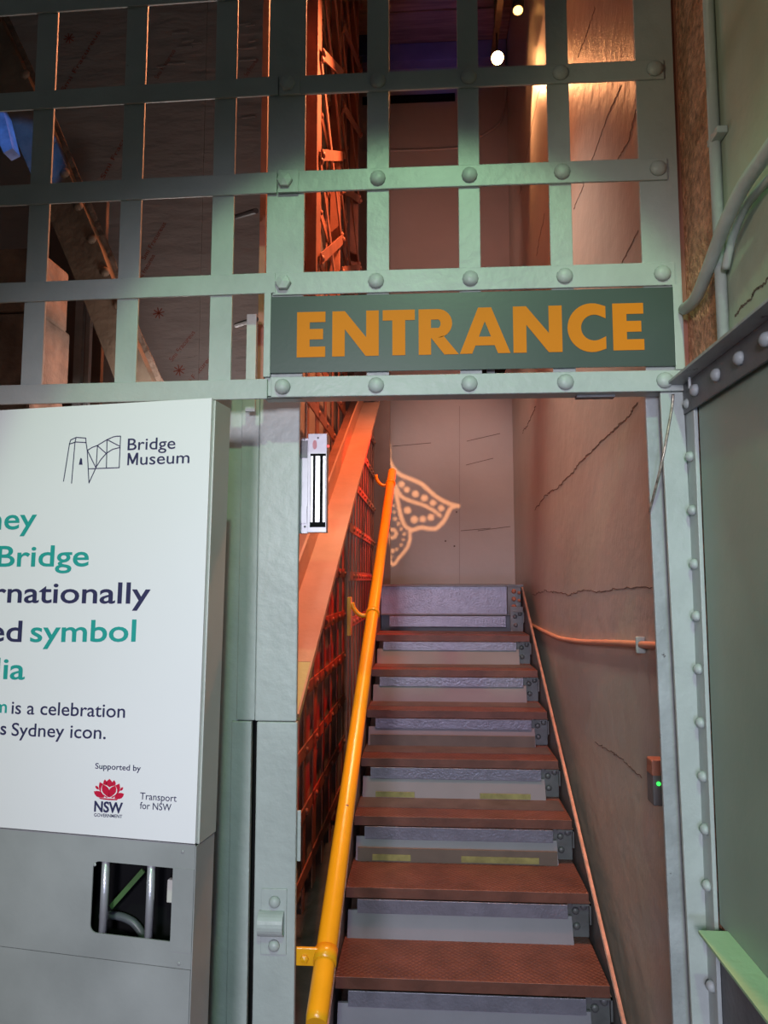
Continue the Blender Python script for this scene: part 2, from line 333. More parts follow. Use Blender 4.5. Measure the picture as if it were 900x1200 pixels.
# ------------------------------------------------------------------ landing and staircase
st = thing('staircase', 'steel open-string staircase of red-brown chequer treads climbing through the doorway', 'stairs', (0.13, Y7, FL))
def zn(i): return H7 + RISE * (7 - i)
def yn(i): return Y7 + RUN * (7 - i)
for i in range(7, -1, -1):
    z, y = zn(i), yn(i); top = z + 0.038
    if i >= 1:
        t = MB().box(XL, XR, y + 0.004, y + RUN + 0.03, top - 0.008, top).build('tread', CHEQ, st)
        if i < 6: MB().box(XL + 0.004, XR - 0.01, y + 0.125, y + RUN - 0.035, top, top + 0.0015).build('rear_strip', REARG, t)  # darker strip over the rear of the tread
        MB().box(XL, XR, y, y + 0.006, z, top + 0.001).build('nosing', TREAD, t, bevel=0.0015)
    if i == 0:
        pass
    # angle under the nosing, riser board, side bracket
    if i >= 1:
        MB().box(XL + 0.045, XR - 0.08, y - 0.007, y - 0.001, z - 0.052, z - 0.002).build('riser_angle', HAMMER, st, bevel=0.001)
    lower = FL if i == 7 else zn(i + 1) + 0.038
    if i >= 1:
        off = 0.035
        MB().hexa([(XL + 0.01, y - off, lower), (XR - 0.065, y - off, lower), (XR - 0.065, y - off + 0.01, lower), (XL + 0.01, y - off + 0.01, lower),
                   (XL + 0.01, y + 0.001, z - 0.045), (XR - 0.065, y + 0.001, z - 0.045), (XR - 0.065, y + 0.011, z - 0.045), (XL + 0.01, y + 0.011, z - 0.045)]).build('riser_board', RISER, st)
    MB().box(XR - 0.075, XR + 0.004, y + 0.030, y + 0.036, lower + 0.0, z + 0.026).build('bracket', DARKP, st)
    for (dx, fr) in ((0.045, 0.72), (0.042, 0.30), (0.014, 0.85)):
        rivet(st, (XR - dx, y + 0.030, lower + (z - lower) * fr), (0, -1, 0), 0.014, 0.010, DARKP, 'bracket_rivet')
    MB().box(XR - 0.06, XR + 0.008, y + 0.003, y + 0.07, z - 0.008, z - 0.002).box(XR + 0.002, XR + 0.008, y + 0.003, y + 0.012, z - 0.075, z - 0.002).build('cleat', DARKP, st)
    if i in (5, 3, 7):
        MB().box(XL + 0.02, XR - 0.07, y - off - 0.008, y - off - 0.001, lower, lower + 0.055).build('kick_board', BROWNP, st) if i != 7 else None
# yellow tape remnants on two kick boards
TAPE = mat('faded_yellow_tape', (0.30, 0.27, 0.10), 0.6, 0, 0.25, 30, 0.1)
for (i, x0, x1) in ((5, -0.25, -0.09), (5, 0.12, 0.44), (4, -0.26, -0.08), (4, 0.22, 0.45)):
    y = yn(i); lo = zn(i + 1) + 0.038
    of = 0.035
    MB().box(x0, x1, y - of - 0.011, y - of - 0.0085, lo + 0.006, lo + 0.03).build('tape', TAPE, st)
# landing edge plate
lp = MB().box(XL + 0.002, 0.50, 4.84, 4.86, -0.225, -0.032).build('landing_edge', HAMMER, st, bevel=0.002)
MB().box(XL + 0.002, XR + 0.02, 4.832, 4.86, -0.045, -0.030).box(XL, XR + 0.01, 4.83, 4.87, -0.232, -0.222).build('landing_trim', DARKP, st, bevel=0.001)
ep = MB().box(0.502, 0.59, 4.835, 4.86, -0.222, -0.045).build('end_plate', DARKP, st, bevel=0.002)
for dz in (-0.075, -0.125, -0.175):
    rivet(ep, (0.545, 4.835, dz), (0, -1, 0), 0.016, 0.012, RUST); rivet(ep, (0.578, 4.835, dz - 0.01), (0, -1, 0), 0.012, 0.012, RUST)
MB().box(XL + 0.06, XR - 0.10, 4.80, 4.812, -0.305, -0.235).build('riser_angle', HAMMER, st, bevel=0.001)
MB().box(XL - 0.02, XR, 4.862, YB - 0.006, -0.06, -0.032).build('landing_floor', DARKP, st)
MB().box(XL, XR - 0.06, 4.90, 4.92, -0.36, -0.06).build('riser_board', RISER, st)
# strings
a = atx(733, 1200, 0.612); b = atx(612, 686, 0.612)
dirn = (b - a).normalized(); a2 = a - dirn * ((a.z + E0) / dirn.z); 
perp = Vector((0, dirn.z, -dirn.y))
def string(x0, x1, m, name='string'):
    A = Vector((0, a2.y, a2.z)); B = Vector((0, b.y, b.z)); pts = [A, B, B + perp * 0.24, A + perp * 0.02 + Vector((0, 0.46, 0))]
    pts = [Vector((x0, p.y, p.z)) for p in pts]
    return MB().poly(pts, (x1 - x0, 0, 0)).build(name, m, st)
string(0.600, 0.609, DARKP); string(XL - 0.012, XL - 0.003, DARKP)
EDGE = mat('worn_pinkish_steel_edge', (0.40, 0.25, 0.21), 0.4, 0.2, 0.25, 20, 0.2)
for x in (0.609, XL - 0.012):
    A = Vector((x, a2.y, a2.z)); B = Vector((x, b.y, b.z))
    MB().bar(A, B, (0.0055, 0, 0), -perp * 0.003).build('string_flange', EDGE, st)
# ------------------------------------------------------------------ gate screen, right section
sc = thing('lattice_screen', 'riveted lattice screen of grey-green flat bars above the doorway', 'screen', (0.1, YG, 0.40))
def zrow(ptsT, ptsB, pl=GATE):
    t = sum(pl.uv(*p)[1] for p in ptsT) / len(ptsT); b_ = sum(pl.uv(*p)[1] for p in ptsB) / len(ptsB); return b_, t
rows = [([(335, 92), (775, 71)], [(335, 114), (775, 93)]),
        ([(335, 203), (780, 186)], [(335, 227), (780, 212)]),
        ([(335, 321), (790, 308)], [(335, 345), (790, 337)]),
        ([(325, 444), (800, 433)], [(325, 468), (800, 457)])]
uL = GATE.uv(313, 300)[0]
riv = [[(338, 96), (443, 92), (549, 89), (656, 84), (766, 80)], [(335, 213), (443, 211), (550, 207), (658, 202), (770, 198)],
       [(333, 332), (441, 330), (551, 327), (661, 325), (775, 321)], [(332, 456), (441, 455), (550, 455), (662, 452), (778, 448)]]
ends = [GATE.uv(777, 80)[0], GATE.uv(781, 198)[0], GATE.uv(790, 320)[0], GATE.uv(802, 445)[0]]
ZR = []
for k, (T, B) in enumerate(rows):
    z0, z1 = zrow(T, B); ZR.append((z0, z1))
    x0 = GATE.uv(327 if k < 2 else 322, 200)[0]
    mb = MB().box(x0, ends[k], YG - 0.008, YG, z0, z1)
    if k == 3: mb.box(x0 - 0.02, ends[k], YG, YG + 0.05, z0, z0 + 0.008)
    bar = mb.build('bottom_rail' if k == 3 else 'horizontal_bar', PAINT, sc, bevel=0.002)
    for j, p in enumerate(riv[k]):
        q = aty(p[0], p[1], YG); hx = (j == 0)
        rivet(bar, (q.x, YG - 0.008, (z0 + z1) / 2), (0, -1, 0), 0.0215, 0.015 if not hx else 0.02, PAINT, 'bolt' if hx else 'rivet', hx and k != 3)
MB().box(uL, ends[2], YG - 0.008, YG, GATE.uv(335, -2)[1], GATE.uv(335, -2)[1] + 0.055).build('horizontal_bar', PAINT, sc, bevel=0.002)
for (xa, xb, nm) in ((313.5, 357, 'stile'), (430, 456, 'vertical_bar'), (537, 562, 'vertical_bar'), (643, 669, 'vertical_bar'), (749, 794, 'stile')):
    x0 = GATE.uv(xa, 200)[0]; x1 = GATE.uv(xb, 200)[0]
    bot = ZR[3][0] if nm == 'stile' else ZR[3][0] + 0.01
    MB().box(x0, x1, YG, YG + 0.01, bot, 2.6).build(nm, PAINT, sc, bevel=0.0015)
# overlap plates at the left ends of the bars
for k in range(2):
    z0, z1 = ZR[k]; x0 = GATE.uv(327, 200)[0]
    MB().box(x0, GATE.uv(351, 200)[0], YG - 0.0125, YG - 0.008, z0 - 0.002, z1 + 0.001).build('lap_plate', PAINT, sc, bevel=0.001)
# sign frame (angle either side)
MB().box(GATE.uv(310, 400)[0], GATE.uv(318, 400)[0], YG - 0.012, YG - 0.001, ZR[3][1], ZR[2][0] + 0.006).build('sign_frame', PAINT, sc, bevel=0.0015)
MB().box(GATE.uv(789, 400)[0], GATE.uv(799, 400)[0], YG - 0.012, YG - 0.001, ZR[3][1], ZR[2][0]).build('sign_frame', PAINT, sc, bevel=0.0015)

# ------------------------------------------------------------------ entrance sign
sg = thing('entrance_sign', 'dark green sign board reading ENTRANCE in amber capitals above the doorway', 'sign', (GATE.uv(553, 440)[0], YG - 0.02, GATE.uv(553, 440)[1]))
sx0, sx1 = GATE.uv(318, 395)[0], GATE.uv(789, 385)[0]
sz1 = (GATE.uv(318, 350)[1] + GATE.uv(789, 338)[1]) / 2; sz0 = (GATE.uv(318, 439)[1] + GATE.uv(789, 430)[1]) / 2
MB().box(sx0, sx1, YG - 0.011, YG - 0.0085, sz0, sz1).build('sign_panel', SIGNG, sg, bevel=0.0008)
def arc(cx, cy, rx, ry, a0, a1, n=14):
    return [(cx + rx * math.cos(R_(a0 + (a1 - a0) * k / n)), cy + ry * math.sin(R_(a0 + (a1 - a0) * k / n))) for k in range(n + 1)]
GL = {}
GL['E'] = [[(0, 0), (1, 0), (1, .23), (.45, .23), (.45, .39), (.92, .39), (.92, .62), (.45, .62), (.45, .77), (1, .77), (1, 1), (0, 1)]]
GL['N'] = [[(0, 0), (.27, 0), (.27, .60), (.72, 0), (1, 0), (1, 1), (.73, 1), (.73, .41), (.27, 1), (0, 1)]]
GL['T'] = [[(.30, 0), (.70, 0), (.70, .77), (1, .77), (1, 1), (0, 1), (0, .77), (.30, .77)]]
# A and R and C as quads strips so that every polygon stays simple
GL['A'] = [[(0, 0), (.22, 0), (.31, .17), (.69, .17), (.78, 0), (1, 0), (.62, 1), (.38, 1), (.38, .36), (.5, .70), (.62, .36), (.385, .36)]]
def strip_polys(outer, inner):
    return [[outer[k], outer[k + 1], inner[k + 1], inner[k]] for k in range(len(outer) - 1)]
GL['A'] = [[(0, 0), (.245, 0), (.31, .175), (.38, .365), (.5, .70), (.5, 1), (.37, 1)], [(1, 0), (.63, 1), (.5, 1), (.5, .70), (.62, .365), (.69, .175), (.755, 0)], [(.31, .175), (.69, .175), (.62, .365), (.38, .365)]]
GL['R'] = [[(0, 0), (.31, 0), (.31, .37), (.31, .585), (.31, .77), (.31, 1), (0, 1)], [(.31, .77), (.48, .77), (.48, 1), (.31, 1)], [(.31, .37), (.48, .37), (.48, .584), (.31, .585)]] + \
    strip_polys(arc(.48, .685, .36, .315, 90, -90), arc(.48, .677, .07, .093, 90, -90)) + [[(.31, .37), (.64, 0), (1, 0), (.62, .41), (.48, .37)]]
GL['C'] = strip_polys([(1, .95)] + arc(.64, .5, .64, .52, 72, 288, 22) + [(1, .05)], [(1, .69)] + arc(.70, .5, .345, .275, 62, 298, 22) + [(1, .31)])
lets = [('E', 348.6, 381.8, 367.9, 420.5), ('N', 389.9, 444.2, 367.0, 419.5), ('T', 448.8, 486.4, 365.6, 418.3), ('R', 490.8, 537.5, 364.7, 417.6),
        ('A', 538.7, 597.7, 363, 416.4), ('N', 601.2, 658.4, 361.3, 415.2), ('C', 664.7, 709.5, 359.2, 413.8), ('E', 717.6, 753.8, 357.8, 412.4)]
for ch, xa, xb, ya, yb in lets:
    x0 = GATE.uv(xa, yb)[0]; x1 = GATE.uv(xb, yb)[0]; z0 = GATE.uv(xa, (yb + 0))[1]; z1 = GATE.uv(xa, ya)[1]
    mb = MB()
    for pg in GL[ch]: mb.poly([(x0 + (x1 - x0) * p[0], YG - 0.0122, z0 + (z1 - z0) * p[1]) for p in pg], (0, 0.0014, 0))
    weld(mb.build('letter', SIGNY, sg))

# ------------------------------------------------------------------ gate screen, left section (slightly turned)
P0 = Vector((uL - 0.004, YG - 0.0005, 0)); LS = Plane(P0, R_(-1.4))
ls = thing('lattice_screen', 'grey lattice screen above the white notice board, left of the doorway', 'screen', (P0.x - 0.5, YG, 0.40))
lrows = [([(0, 111), (320, 92.5)], [(0, 132), (320, 114)]), ([(0, 219), (320, 204)], [(0, 243), (320, 228)]), ([(0, 333), (320, 321)], [(0, 356), (320, 345)]), ([(0, 453), (320, 444)], [(0, 475), (320, 468)])]
uE = -1.0
for k, (T, B) in enumerate(lrows):
    z0, z1 = zrow(T, B, LS)
    if k == 0: z1 += 0
    mb = MB().pbox(LS, uE, 0.03 if k < 3 else 0.012, z0, z1, 0.002, 0.009)
    mb.build('bottom_rail' if k == 3 else 'horizontal_bar', PAINT, ls, bevel=0.002)
MB().pbox(LS, uE, 0.0, LS.uv(0, 21)[1], LS.uv(0, -10)[1], 0.002, 0.009).build('horizontal_bar', PAINT, ls, bevel=0.002)
for (xa, xb) in ((34.5, 58.5), (141.5, 166), (249, 274.5), (-78, -53)):
    u0 = LS.uv(xa, 240)[0]; u1 = LS.uv(xb, 240)[0]
    MB().pbox(LS, u0, u1, zrow(*lrows[3], LS)[0] + 0.01, 2.6, -0.006, 0.002).build('vertical_bar', PAINT, ls, bevel=0.0015)
# pale upright and two black rods behind the last opening
pu = MB().box(aty(290, 370, 1.93).x, aty(301, 370, 1.93).x, 1.925, 1.935, 0.46, aty(290, 369, 1.93).z).build('upright_flat', PAINT)
tag(pu, 'short pale green steel flat standing behind the screen, left of the sign', 'bracket')
for yy in (250, 377):
    A = aty(277, yy + 4, 2.2); B = aty(300, yy - 3, 1.93)
    o = MB().tube([A, B], 0.008, 8).build('black_rod', RUBB)
    tag(o, 'short black rod behind the screen, ' + ('upper of the two left of the wide stile' if yy == 250 else 'lower of the two, just left of the sign'), 'rod')

# ------------------------------------------------------------------ left gate post
YP = YG + 0.12
PP = Plane((0, YP, 0))
po = thing('gate_post', 'tall grey-green steel gate post between notice board and stair doorway', 'post', (PP.uv(300, 900)[0], YP, FL))
def px2u(pl, x, y=700): return pl.uv(x, y)[0]
jz = PP.uv(300, 845)[1]; zt = 0.53
uA, uB, uC, uD, uE2 = px2u(PP, 247), px2u(PP, 279), px2u(PP, 301), px2u(PP, 304.5), px2u(PP, 349)
MB().pbox(PP, px2u(PP, 215), uB + 0.004, FL, zt, -0.03, -0.008).build('web_plate', PAINT, po, bevel=0.002)
MB().pbox(PP, uB, uC - 0.001, jz + 0.001, zt, -0.02, -0.002).build('upper_flange', PAINT, po, bevel=0.003)
MB().pbox(PP, uC + 0.0005, uE2, jz + 0.001, zt, -0.016, 0.003).build('upper_cover_plate', PAINT, po, bevel=0.003)
MB().pbox(PP, px2u(PP, 268, 1000), px2u(PP, 292, 1000), FL, jz - 0.001, -0.02, -0.001).build('lower_flange', PAINT, po, bevel=0.003)
MB().pbox(PP, px2u(PP, 299, 1000), px2u(PP, 347, 1000), FL, jz - 0.001, -0.016, 0.005).build('lower_cover_plate', PAINT, po, bevel=0.003)
MB().pbox(PP, uB + 0.004, uE2 - 0.006, jz, zt, -0.040, -0.0205).build('upper_backing', PAINT, po)
MB().pbox(PP, px2u(PP, 288, 1000), px2u(PP, 303, 1000), FL, jz, -0.05, -0.04).build('slot_backing', BLACK, po)
MB().pbox(PP, uE2 - 0.004, uE2 + 0.012, PP.uv(350, 1012)[1], PP.uv(350, 952)[1], -0.02, -0.015).build('strike_tab', PAINT, po, bevel=0.001)
# saddle clamp
SP = Plane((0, YP - 0.0055, 0))
cl = thing('pipe_clamp', 'small grey saddle bracket with two bolts on the lower gate post', 'bracket', (SP.uv(320, 1118)[0], SP.O.y, SP.uv(320, 1118)[1]))
c0, c1 = SP.uv(306, 1080)[0], SP.uv(336, 1080)[0]; zt_, zb_ = SP.uv(320, 1041)[1], SP.uv(320, 1118)[1]
MB().pbox(SP, c0, c1, zb_, zt_, 0.0, 0.004).build('clamp_plate', PAINT, cl, bevel=0.0015)
zm0, zm1 = SP.uv(320, 1096)[1], SP.uv(320, 1066)[1]; zc = (zm0 + zm1) / 2; rr = (zm1 - zm0) / 2
prof = [(zc + rr * math.cos(R_(t)), 0.003 + rr * 0.95 * math.sin(R_(t))) for t in range(0, 181, 15)]
inn = [(zc + (rr - .004) * math.cos(R_(t)), 0.003 + (rr * 0.95 - .004) * math.sin(R_(t))) for t in range(0, 181, 15)]
mb = MB()
for k in range(len(prof) - 1):
    q = [prof[k], prof[k + 1], inn[k + 1], inn[k]]
    mb.poly([SP.P(c0 - 0.004, a_, d_) for a_, d_ in q], SP.u * (c1 - c0 - 0.002))
mb.build('saddle', PAINT, cl)
for yy in (1056, 1107): rivet(cl, SP.P((c0 + c1) / 2 + 0.002, SP.uv(320, yy)[1], 0.004), (0, -1, 0), 0.0155, 0.013, PAINT, 'bolt')
# magnetic lock on the inner edge
YM = YP + 0.03; ML = Plane((0, YM, 0))
ml = thing('magnetic_lock', 'pale magnetic door lock with black recess on the gate post edge', 'lock', (ML.uv(365, 625)[0], YM, ML.uv(365, 625)[1]))
def mlbox(name, xa, xb, ya, yb, d0, d1, m, par=ml, bev=0.0):
    return MB().pbox(ML, ML.uv(xa, 566)[0], ML.uv(xb, 566)[0], ML.uv(366, yb)[1], ML.uv(366, ya)[1], d0, d1).build(name, m, par, bevel=bev)
mlbox('lock_body', 360.8, 383, 508.5, 624, -0.03, 0.004, LOCKW, bev=0.001)
mlbox('mounting_plate', 350.5, 361, 513, 625, -0.02, -0.006, LOCKW, bev=0.001)
mlbox('keeper_block', 348, 359.5, 516, 536, -0.006, -0.001, DARKP)
mlbox('lower_block', 348, 359.5, 593, 613, -0.006, -0.001, LOCKW)
mlbox('recess', 363.8, 382, 532, 618, 0.004, 0.0046, BLACK)
for (xa, xb) in ((364.5, 367), (370, 375.2), (378.8, 381.5)): mlbox('contact_bar', xa, xb, 535, 612, 0.0046, 0.006, ALU)
q = [ML.P(ML.uv(369.2, 521)[0] + 0.0062 * math.cos(t / 16 * 2 * math.pi), ML.uv(369.2, 521.5)[1] + 0.0135 * math.sin(t / 16 * 2 * math.pi), 0.0046) for t in range(16)]
MB().poly(q, -ML.n * 0.0004).build('oval_badge', PINK, ml)
for (x, y) in ((373, 513.5), (356, 514), (357, 617)): rivet(ml, ML.P(ML.uv(x, y)[0], ML.uv(x, y)[1], 0.004 if x > 360 else -0.001), (0, -1, 0), 0.0028, 0.0012, DARKP, 'screw')
rivet(ml, ML.P(ML.uv(384.5, 522.5)[0], ML.uv(384.5, 522.5)[1], -0.004), (0, -1, 0), 0.0035, 0.003, LEDR, 'indicator_light')

# ------------------------------------------------------------------ right jamb
XB = 0.647
rj = thing('door_jamb', 'riveted blue-grey steel jamb on the right of the doorway', 'post', (0.62, YG, FL))
GJ = Plane((0, YG, 0), lean=-0.014); bx0 = (GJ.uv(773, 465)[0] + GJ.uv(811.5, 1180)[0]) / 2; bx1 = (GJ.uv(802, 480)[0] + GJ.uv(840, 1180)[0]) / 2
MB().pbox(GJ, bx0, bx1, FL, ZR[3][0] - 0.001, -0.012, 0.0).build('front_flange', PAINT, rj, bevel=0.002)
JA = Plane((0, YG + 0.06, 0), lean=-0.010); ax0 = (JA.uv(757, 480)[0] + JA.uv(789, 1190)[0]) / 2
MB().pbox(JA, ax0, bx1 + 0.012, FL, ZR[3][0] + 0.05, -0.012, 0.0).build('inner_flange', PAINTW, rj, bevel=0.002)
side = MB().box(XB, XB + 0.010, 1.795, YG + 0.012, FL, 0.50).build('side_flange', PAINT, rj, bevel=0.002)
for (x, y) in ((806, 535), (809, 598), (813, 661), (817, 722), (821, 784), (825, 847), (828, 910), (831, 972), (835, 1038), (838.5, 1098), (841.5, 1156), (803, 473)):
    q = atx(x, y, XB); rivet(side, (XB, 1.822, q.z * 1.822 / q.y), (-1, 0, 0), 0.0135, 0.015, PAINT)
# ------------------------------------------------------------------ right steel side panel, beam, ledge
pn = thing('steel_bulkhead', 'large flat green steel panel along the right edge', 'panel', (XB + 0.01, 1.0, -0.78))
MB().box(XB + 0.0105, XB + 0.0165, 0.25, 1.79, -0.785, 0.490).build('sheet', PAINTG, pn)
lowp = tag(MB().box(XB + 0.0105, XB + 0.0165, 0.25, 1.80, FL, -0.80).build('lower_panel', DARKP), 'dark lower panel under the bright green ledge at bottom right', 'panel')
bm = thing('overhead_angle', 'dark riveted angle beam running out over the green side panel', 'beam', (XB, 1.0, 0.41))
MB().box(XB - 0.006, XB + 0.0, 0.25, YG - 0.003, 0.416, 0.492).build('vertical_leg', DARKP, bm, bevel=0.001)
MB().box(0.600, XB + 0.016, 0.25, YG - 0.003, 0.492, 0.499).build('horizontal_leg', PAINTW, bm, bevel=0.001)
for (x, y) in ((816, 463), (841, 443), (868, 420), (899, 397)):
    q = atx(x, y, XB - 0.006); rivet(bm, (XB - 0.006, q.y, 0.455), (-1, 0, 0), 0.0155, 0.015, PAINTW)
MB().tube([(XB - 0.016, atx(816, 450, XB).y, 0.491), (XB - 0.016, atx(816, 450, XB).y, 0.462)], 0.0035, 8).build('stud', PAINTW, bm)
pL, pR = atz(818, 1090, -0.78), atz(852, 1090, -0.78); print('ledge', pL, pR)
lg = tag(MB().box(pL.x, XB + 0.0105, 0.25, pL.y, -0.787, -0.780).box(XB + 0.0105 - 0.006, XB + 0.0105, 0.25, pL.y, -0.84, -0.787).build('ledge_angle', mat('green_lit_ledge_paint', (0.30, 0.50, 0.30), 0.45, 0, 0.08, 6, 0.4, 50), None, bevel=0.001), 'bright green angle ledge at bottom right, green light in its colour', 'ledge')  # green light from above is put into the ledge colour
# cable from the lintel
A = aty(789, 462, YG - 0.012); B = aty(761, 600, YG + 0.055)
cb = tag(MB().tube(smooth_path([A, aty(787, 480, YG - 0.008), aty(776, 540, YG - 0.005), B], 6), 0.0032, 8).build('steel_cable', WIRE, None, smooth=True), 'thin twisted steel cable hanging from the lintel across the right jamb', 'cable')
A = aty(675, 471, YG + 0.03)
tag(MB().box(A.x, aty(720, 471, YG + 0.03).x, YG + 0.02, YG + 0.045, ZR[3][0] - 0.006, ZR[3][0]).build('strike_plate', DARKP), 'small dark plate fixed under the lintel right of centre', 'plate')

# ------------------------------------------------------------------ right pier: rust flat, conduits
rf = tag(MB().box(0.652, 0.6645, YG + 0.012, YG + 0.135, 0.505, ZC).build('rust_upright', RUST), 'dark red rusty steel upright behind the right edge of the screen', 'post')
r0 = 0.0125
V0 = atx(838, 200, 0.650)
tag(MB().tube([(0.6515, V0.y, ZC), (0.6515, V0.y, 0.5)], r0, 14).build('conduit', PAINT, None, smooth=True), 'straight vertical grey-green conduit on the right pier', 'pipe')
pts = [atx(802, 362, 0.645), atx(815, 350, 0.638), atx(829, 317, 0.63), atx(840, 287, 0.625), atx(852, 257, 0.62), atx(872, 217, 0.62), atx(905, 170, 0.625), atx(960, 90, 0.63)]
tag(MB().tube(smooth_path(pts, 5), 0.0145, 14).build('conduit', PAINT, None, smooth=True), 'curved grey-green conduit bending up to the right over the pier, the nearer one', 'pipe')
pts = [atx(850, 315, 0.652), atx(858, 280, 0.652), atx(872, 245, 0.652), atx(890, 222, 0.652), atx(930, 180, 0.652)]
tag(MB().tube(smooth_path(pts, 5), 0.009, 12).build('conduit', PAINT, None, smooth=True), 'thinner curved conduit tucked behind the bent one on the pier', 'pipe')
for yy in (160,):
    q = atx(842, yy, 0.655); tag(MB().box(0.640, 0.664, q.y - 0.03, q.y + 0.03, q.z - 0.008, q.z + 0.008).build('conduit_saddle', PAINT, None, bevel=0.002), 'small saddle holding the straight conduit to the pier', 'bracket')
wall_line('crack', [(861, 372), (868, 360), (880, 350), (884, 340), (893, 335), (905, 320)], XW - 0.001, 0.0022, CR, wp, 1.2)

# ------------------------------------------------------------------ conduit and reader on the stairwell wall
pts = [atx(617, 729, XW - 0.014), atx(628, 735, XW - 0.014), atx(642, 742, XW - 0.014), atx(656, 748, XW - 0.014), atx(680, 752, XW - 0.014), atx(720, 753.5, XW - 0.014), atx(775, 757, XW - 0.014), atx(800, 758, XW - 0.014)]
wc = tag(MB().tube(smooth_path(pts, 5), 0.0115, 12).build('wall_conduit', RUSTL, None, smooth=True), 'pinkish conduit running along the right stairwell wall at eye level', 'pipe')
q = atx(751, 755, XW - 0.014)
tag(MB().box(XW - 0.03, XW - 0.001, q.y - 0.006, q.y + 0.006, q.z - 0.028, q.z + 0.024).build('pipe_saddle', PAINTW, None, bevel=0.004), 'pale saddle clipping the pinkish wall conduit', 'bracket')
q = atx(772, 915, XW - 0.02)
rd = thing('exit_button', 'small dark button box with green light at the right jamb', 'switch', (XW - 0.02, q.y, q.z - 0.06))
MB().box(XW - 0.045, XW, q.y - 0.03, q.y + 0.03, q.z - 0.062, q.z + 0.06).build('box', DARKP, rd, bevel=0.004)
MB().box(XW - 0.047, XW - 0.002, q.y - 0.031, q.y + 0.02, q.z + 0.02, q.z + 0.064).build('cover', RUST, rd, bevel=0.004)
rivet(rd, (XW - 0.030, q.y - 0.031, q.z), (0, -1, 0), 0.006, 0.005, LEDG, 'indicator_light')

# ------------------------------------------------------------------ handrail
hr = thing('handrail', 'yellow painted tubular handrail climbing on the left of the stairs', 'handrail', (-0.28, 1.9, -1.2))
hA = aty(372, 1190, 1.84); hB = aty(459.5, 553, 4.85)
MB().tube([hA - (hB - hA).normalized() * 0.02, hA, hA.lerp(hB, .25), hA.lerp(hB, .5), hA.lerp(hB, .75), hB, hB + Vector((0, 0.012, 0.004))], [0.025, 0.0275, 0.0275, 0.0275, 0.0275, 0.0275, 0.022], 20).build('rail', YEL, hr, smooth=True)
def ringband(c, t, r, h, name, m, par):
    t = t.normalized(); return MB().tube([c - t * h, c + t * h], r, 20).build(name, m, par, smooth=True)
hd = hB - hA
def on_rail(py):
    lo, hi = 0.0, 1.0
    for _ in range(40):
        mid = (lo + hi) / 2; p = hA.lerp(hB, mid); d = p.dot(_fw); y = 600 - F * p.dot(_up) / d
        if y > py: lo = mid
        else: hi = mid
    return hA.lerp(hB, lo)
c = on_rail(1121); ringband(c, hd, 0.0305, 0.019, 'band_clamp', YEL, hr)
bx = aty(347.5, 1120, c.y).x
MB().box(bx, c.x, c.y - 0.006, c.y + 0.004, c.z - 0.022, c.z + 0.022).build('bracket_arm', YEL, hr, bevel=0.002)
MB().box(bx - 0.001, bx + 0.009, c.y + 0.004, YP - 0.006, c.z - 0.022, c.z + 0.022).build('bracket_arm', YEL, hr, bevel=0.002)
rivet(hr, (aty(357, 1118, c.y - 0.006).x, c.y - 0.006, c.z - 0.003), (0, -1, 0), 0.011, 0.011, YEL, 'bolt', True)
c = on_rail(719); ringband(c, hd, 0.0315, 0.013, 'band_clamp', YEL, hr)
MB().tube(smooth_path([c, c + Vector((-0.05, 0, -0.01)), c + Vector((-0.085, 0, 0.02)), c + Vector((-0.095, 0, 0.05))], 4), 0.010, 8).build('bracket_arm', YEL, hr, smooth=True)
MB().box(c.x - 0.115, c.x - 0.098, c.y - 0.03, c.y + 0.03, c.z - 0.10, c.z + 0.075).build('bracket_plate', YEL, hr, bevel=0.002)
c = on_rail(567); ringband(c, hd, 0.0315, 0.013, 'band_clamp', YEL, hr)
MB().tube(smooth_path([c, c + Vector((-0.05, 0, -0.01)), c + Vector((-0.085, 0, 0.02)), c + Vector((-0.095, 0, 0.06))], 4), 0.010, 8).build('bracket_arm', YEL, hr, smooth=True)
c = on_rail(947)
for dx in (-0.006, 0.006): rivet(hr, c + Vector((dx, -0.0245, 0.0115 + dx * .3)), (0, -1, 0.35), 0.0058, 0.003, RUST, 'rust_spot')

# ------------------------------------------------------------------ inclined double angle over the side lattice
ib = thing('inclined_beam', 'inclined red oxide steel channel with bolt heads, left of the handrail', 'beam', (-0.44, 2.1, -0.4))
bA = aty(350, 848, 1.90); bB = aty(444, 477, 5.0)
dd = (bB - bA); 
mA = aty(348, 690, 1.93); 
def uline(px1, py1, px2, py2, X):
    p = atx(px1, py1, X); q = atx(px2, py2, X); return p, q
XRb, XLb = -0.378, -0.512
p1 = atx(350, 848, XRb); p2 = atx(444, 477, XRb)
slope = (p2 - p1); slope.x = 0; sn = slope.normalized(); pz = Vector((0, -sn.z, sn.y))      # pz points up
ext0 = p1 + slope * 0.004; ext1 = p2 + slope * 0.03
def incl(name, x0, x1, lo, hi, m, par, t0=0.0, t1=1.0):
    A = ext0.lerp(ext1, t0); B = ext0.lerp(ext1, t1); A = Vector((0, A.y, A.z)); B = Vector((0, B.y, B.z))
    pts = [A + pz * lo, B + pz * lo, B + pz * hi, A + pz * hi]
    return MB().poly([Vector((x0, p.y, p.z)) for p in pts], (x1 - x0, 0, 0)).build(name, m, par)
seg = [(0.0, 0.055, GRNLIT), (0.055, 0.20, RUSTL), (0.20, 0.26, RUSTL), (0.26, 1.0, RUSTL)]
f1 = incl('flange', XLb, XRb, 0.0, 0.010, RUSTL, ib, 0.075, 1.0); incl('flange_lit_end', XLb, XRb, 0.0, 0.010, GRNLIT, ib, 0.0, 0.0745)
incl('cover_plate', XLb + 0.002, XRb - 0.002, -0.006, 0.0, RUST, ib, 0.175, 0.24)
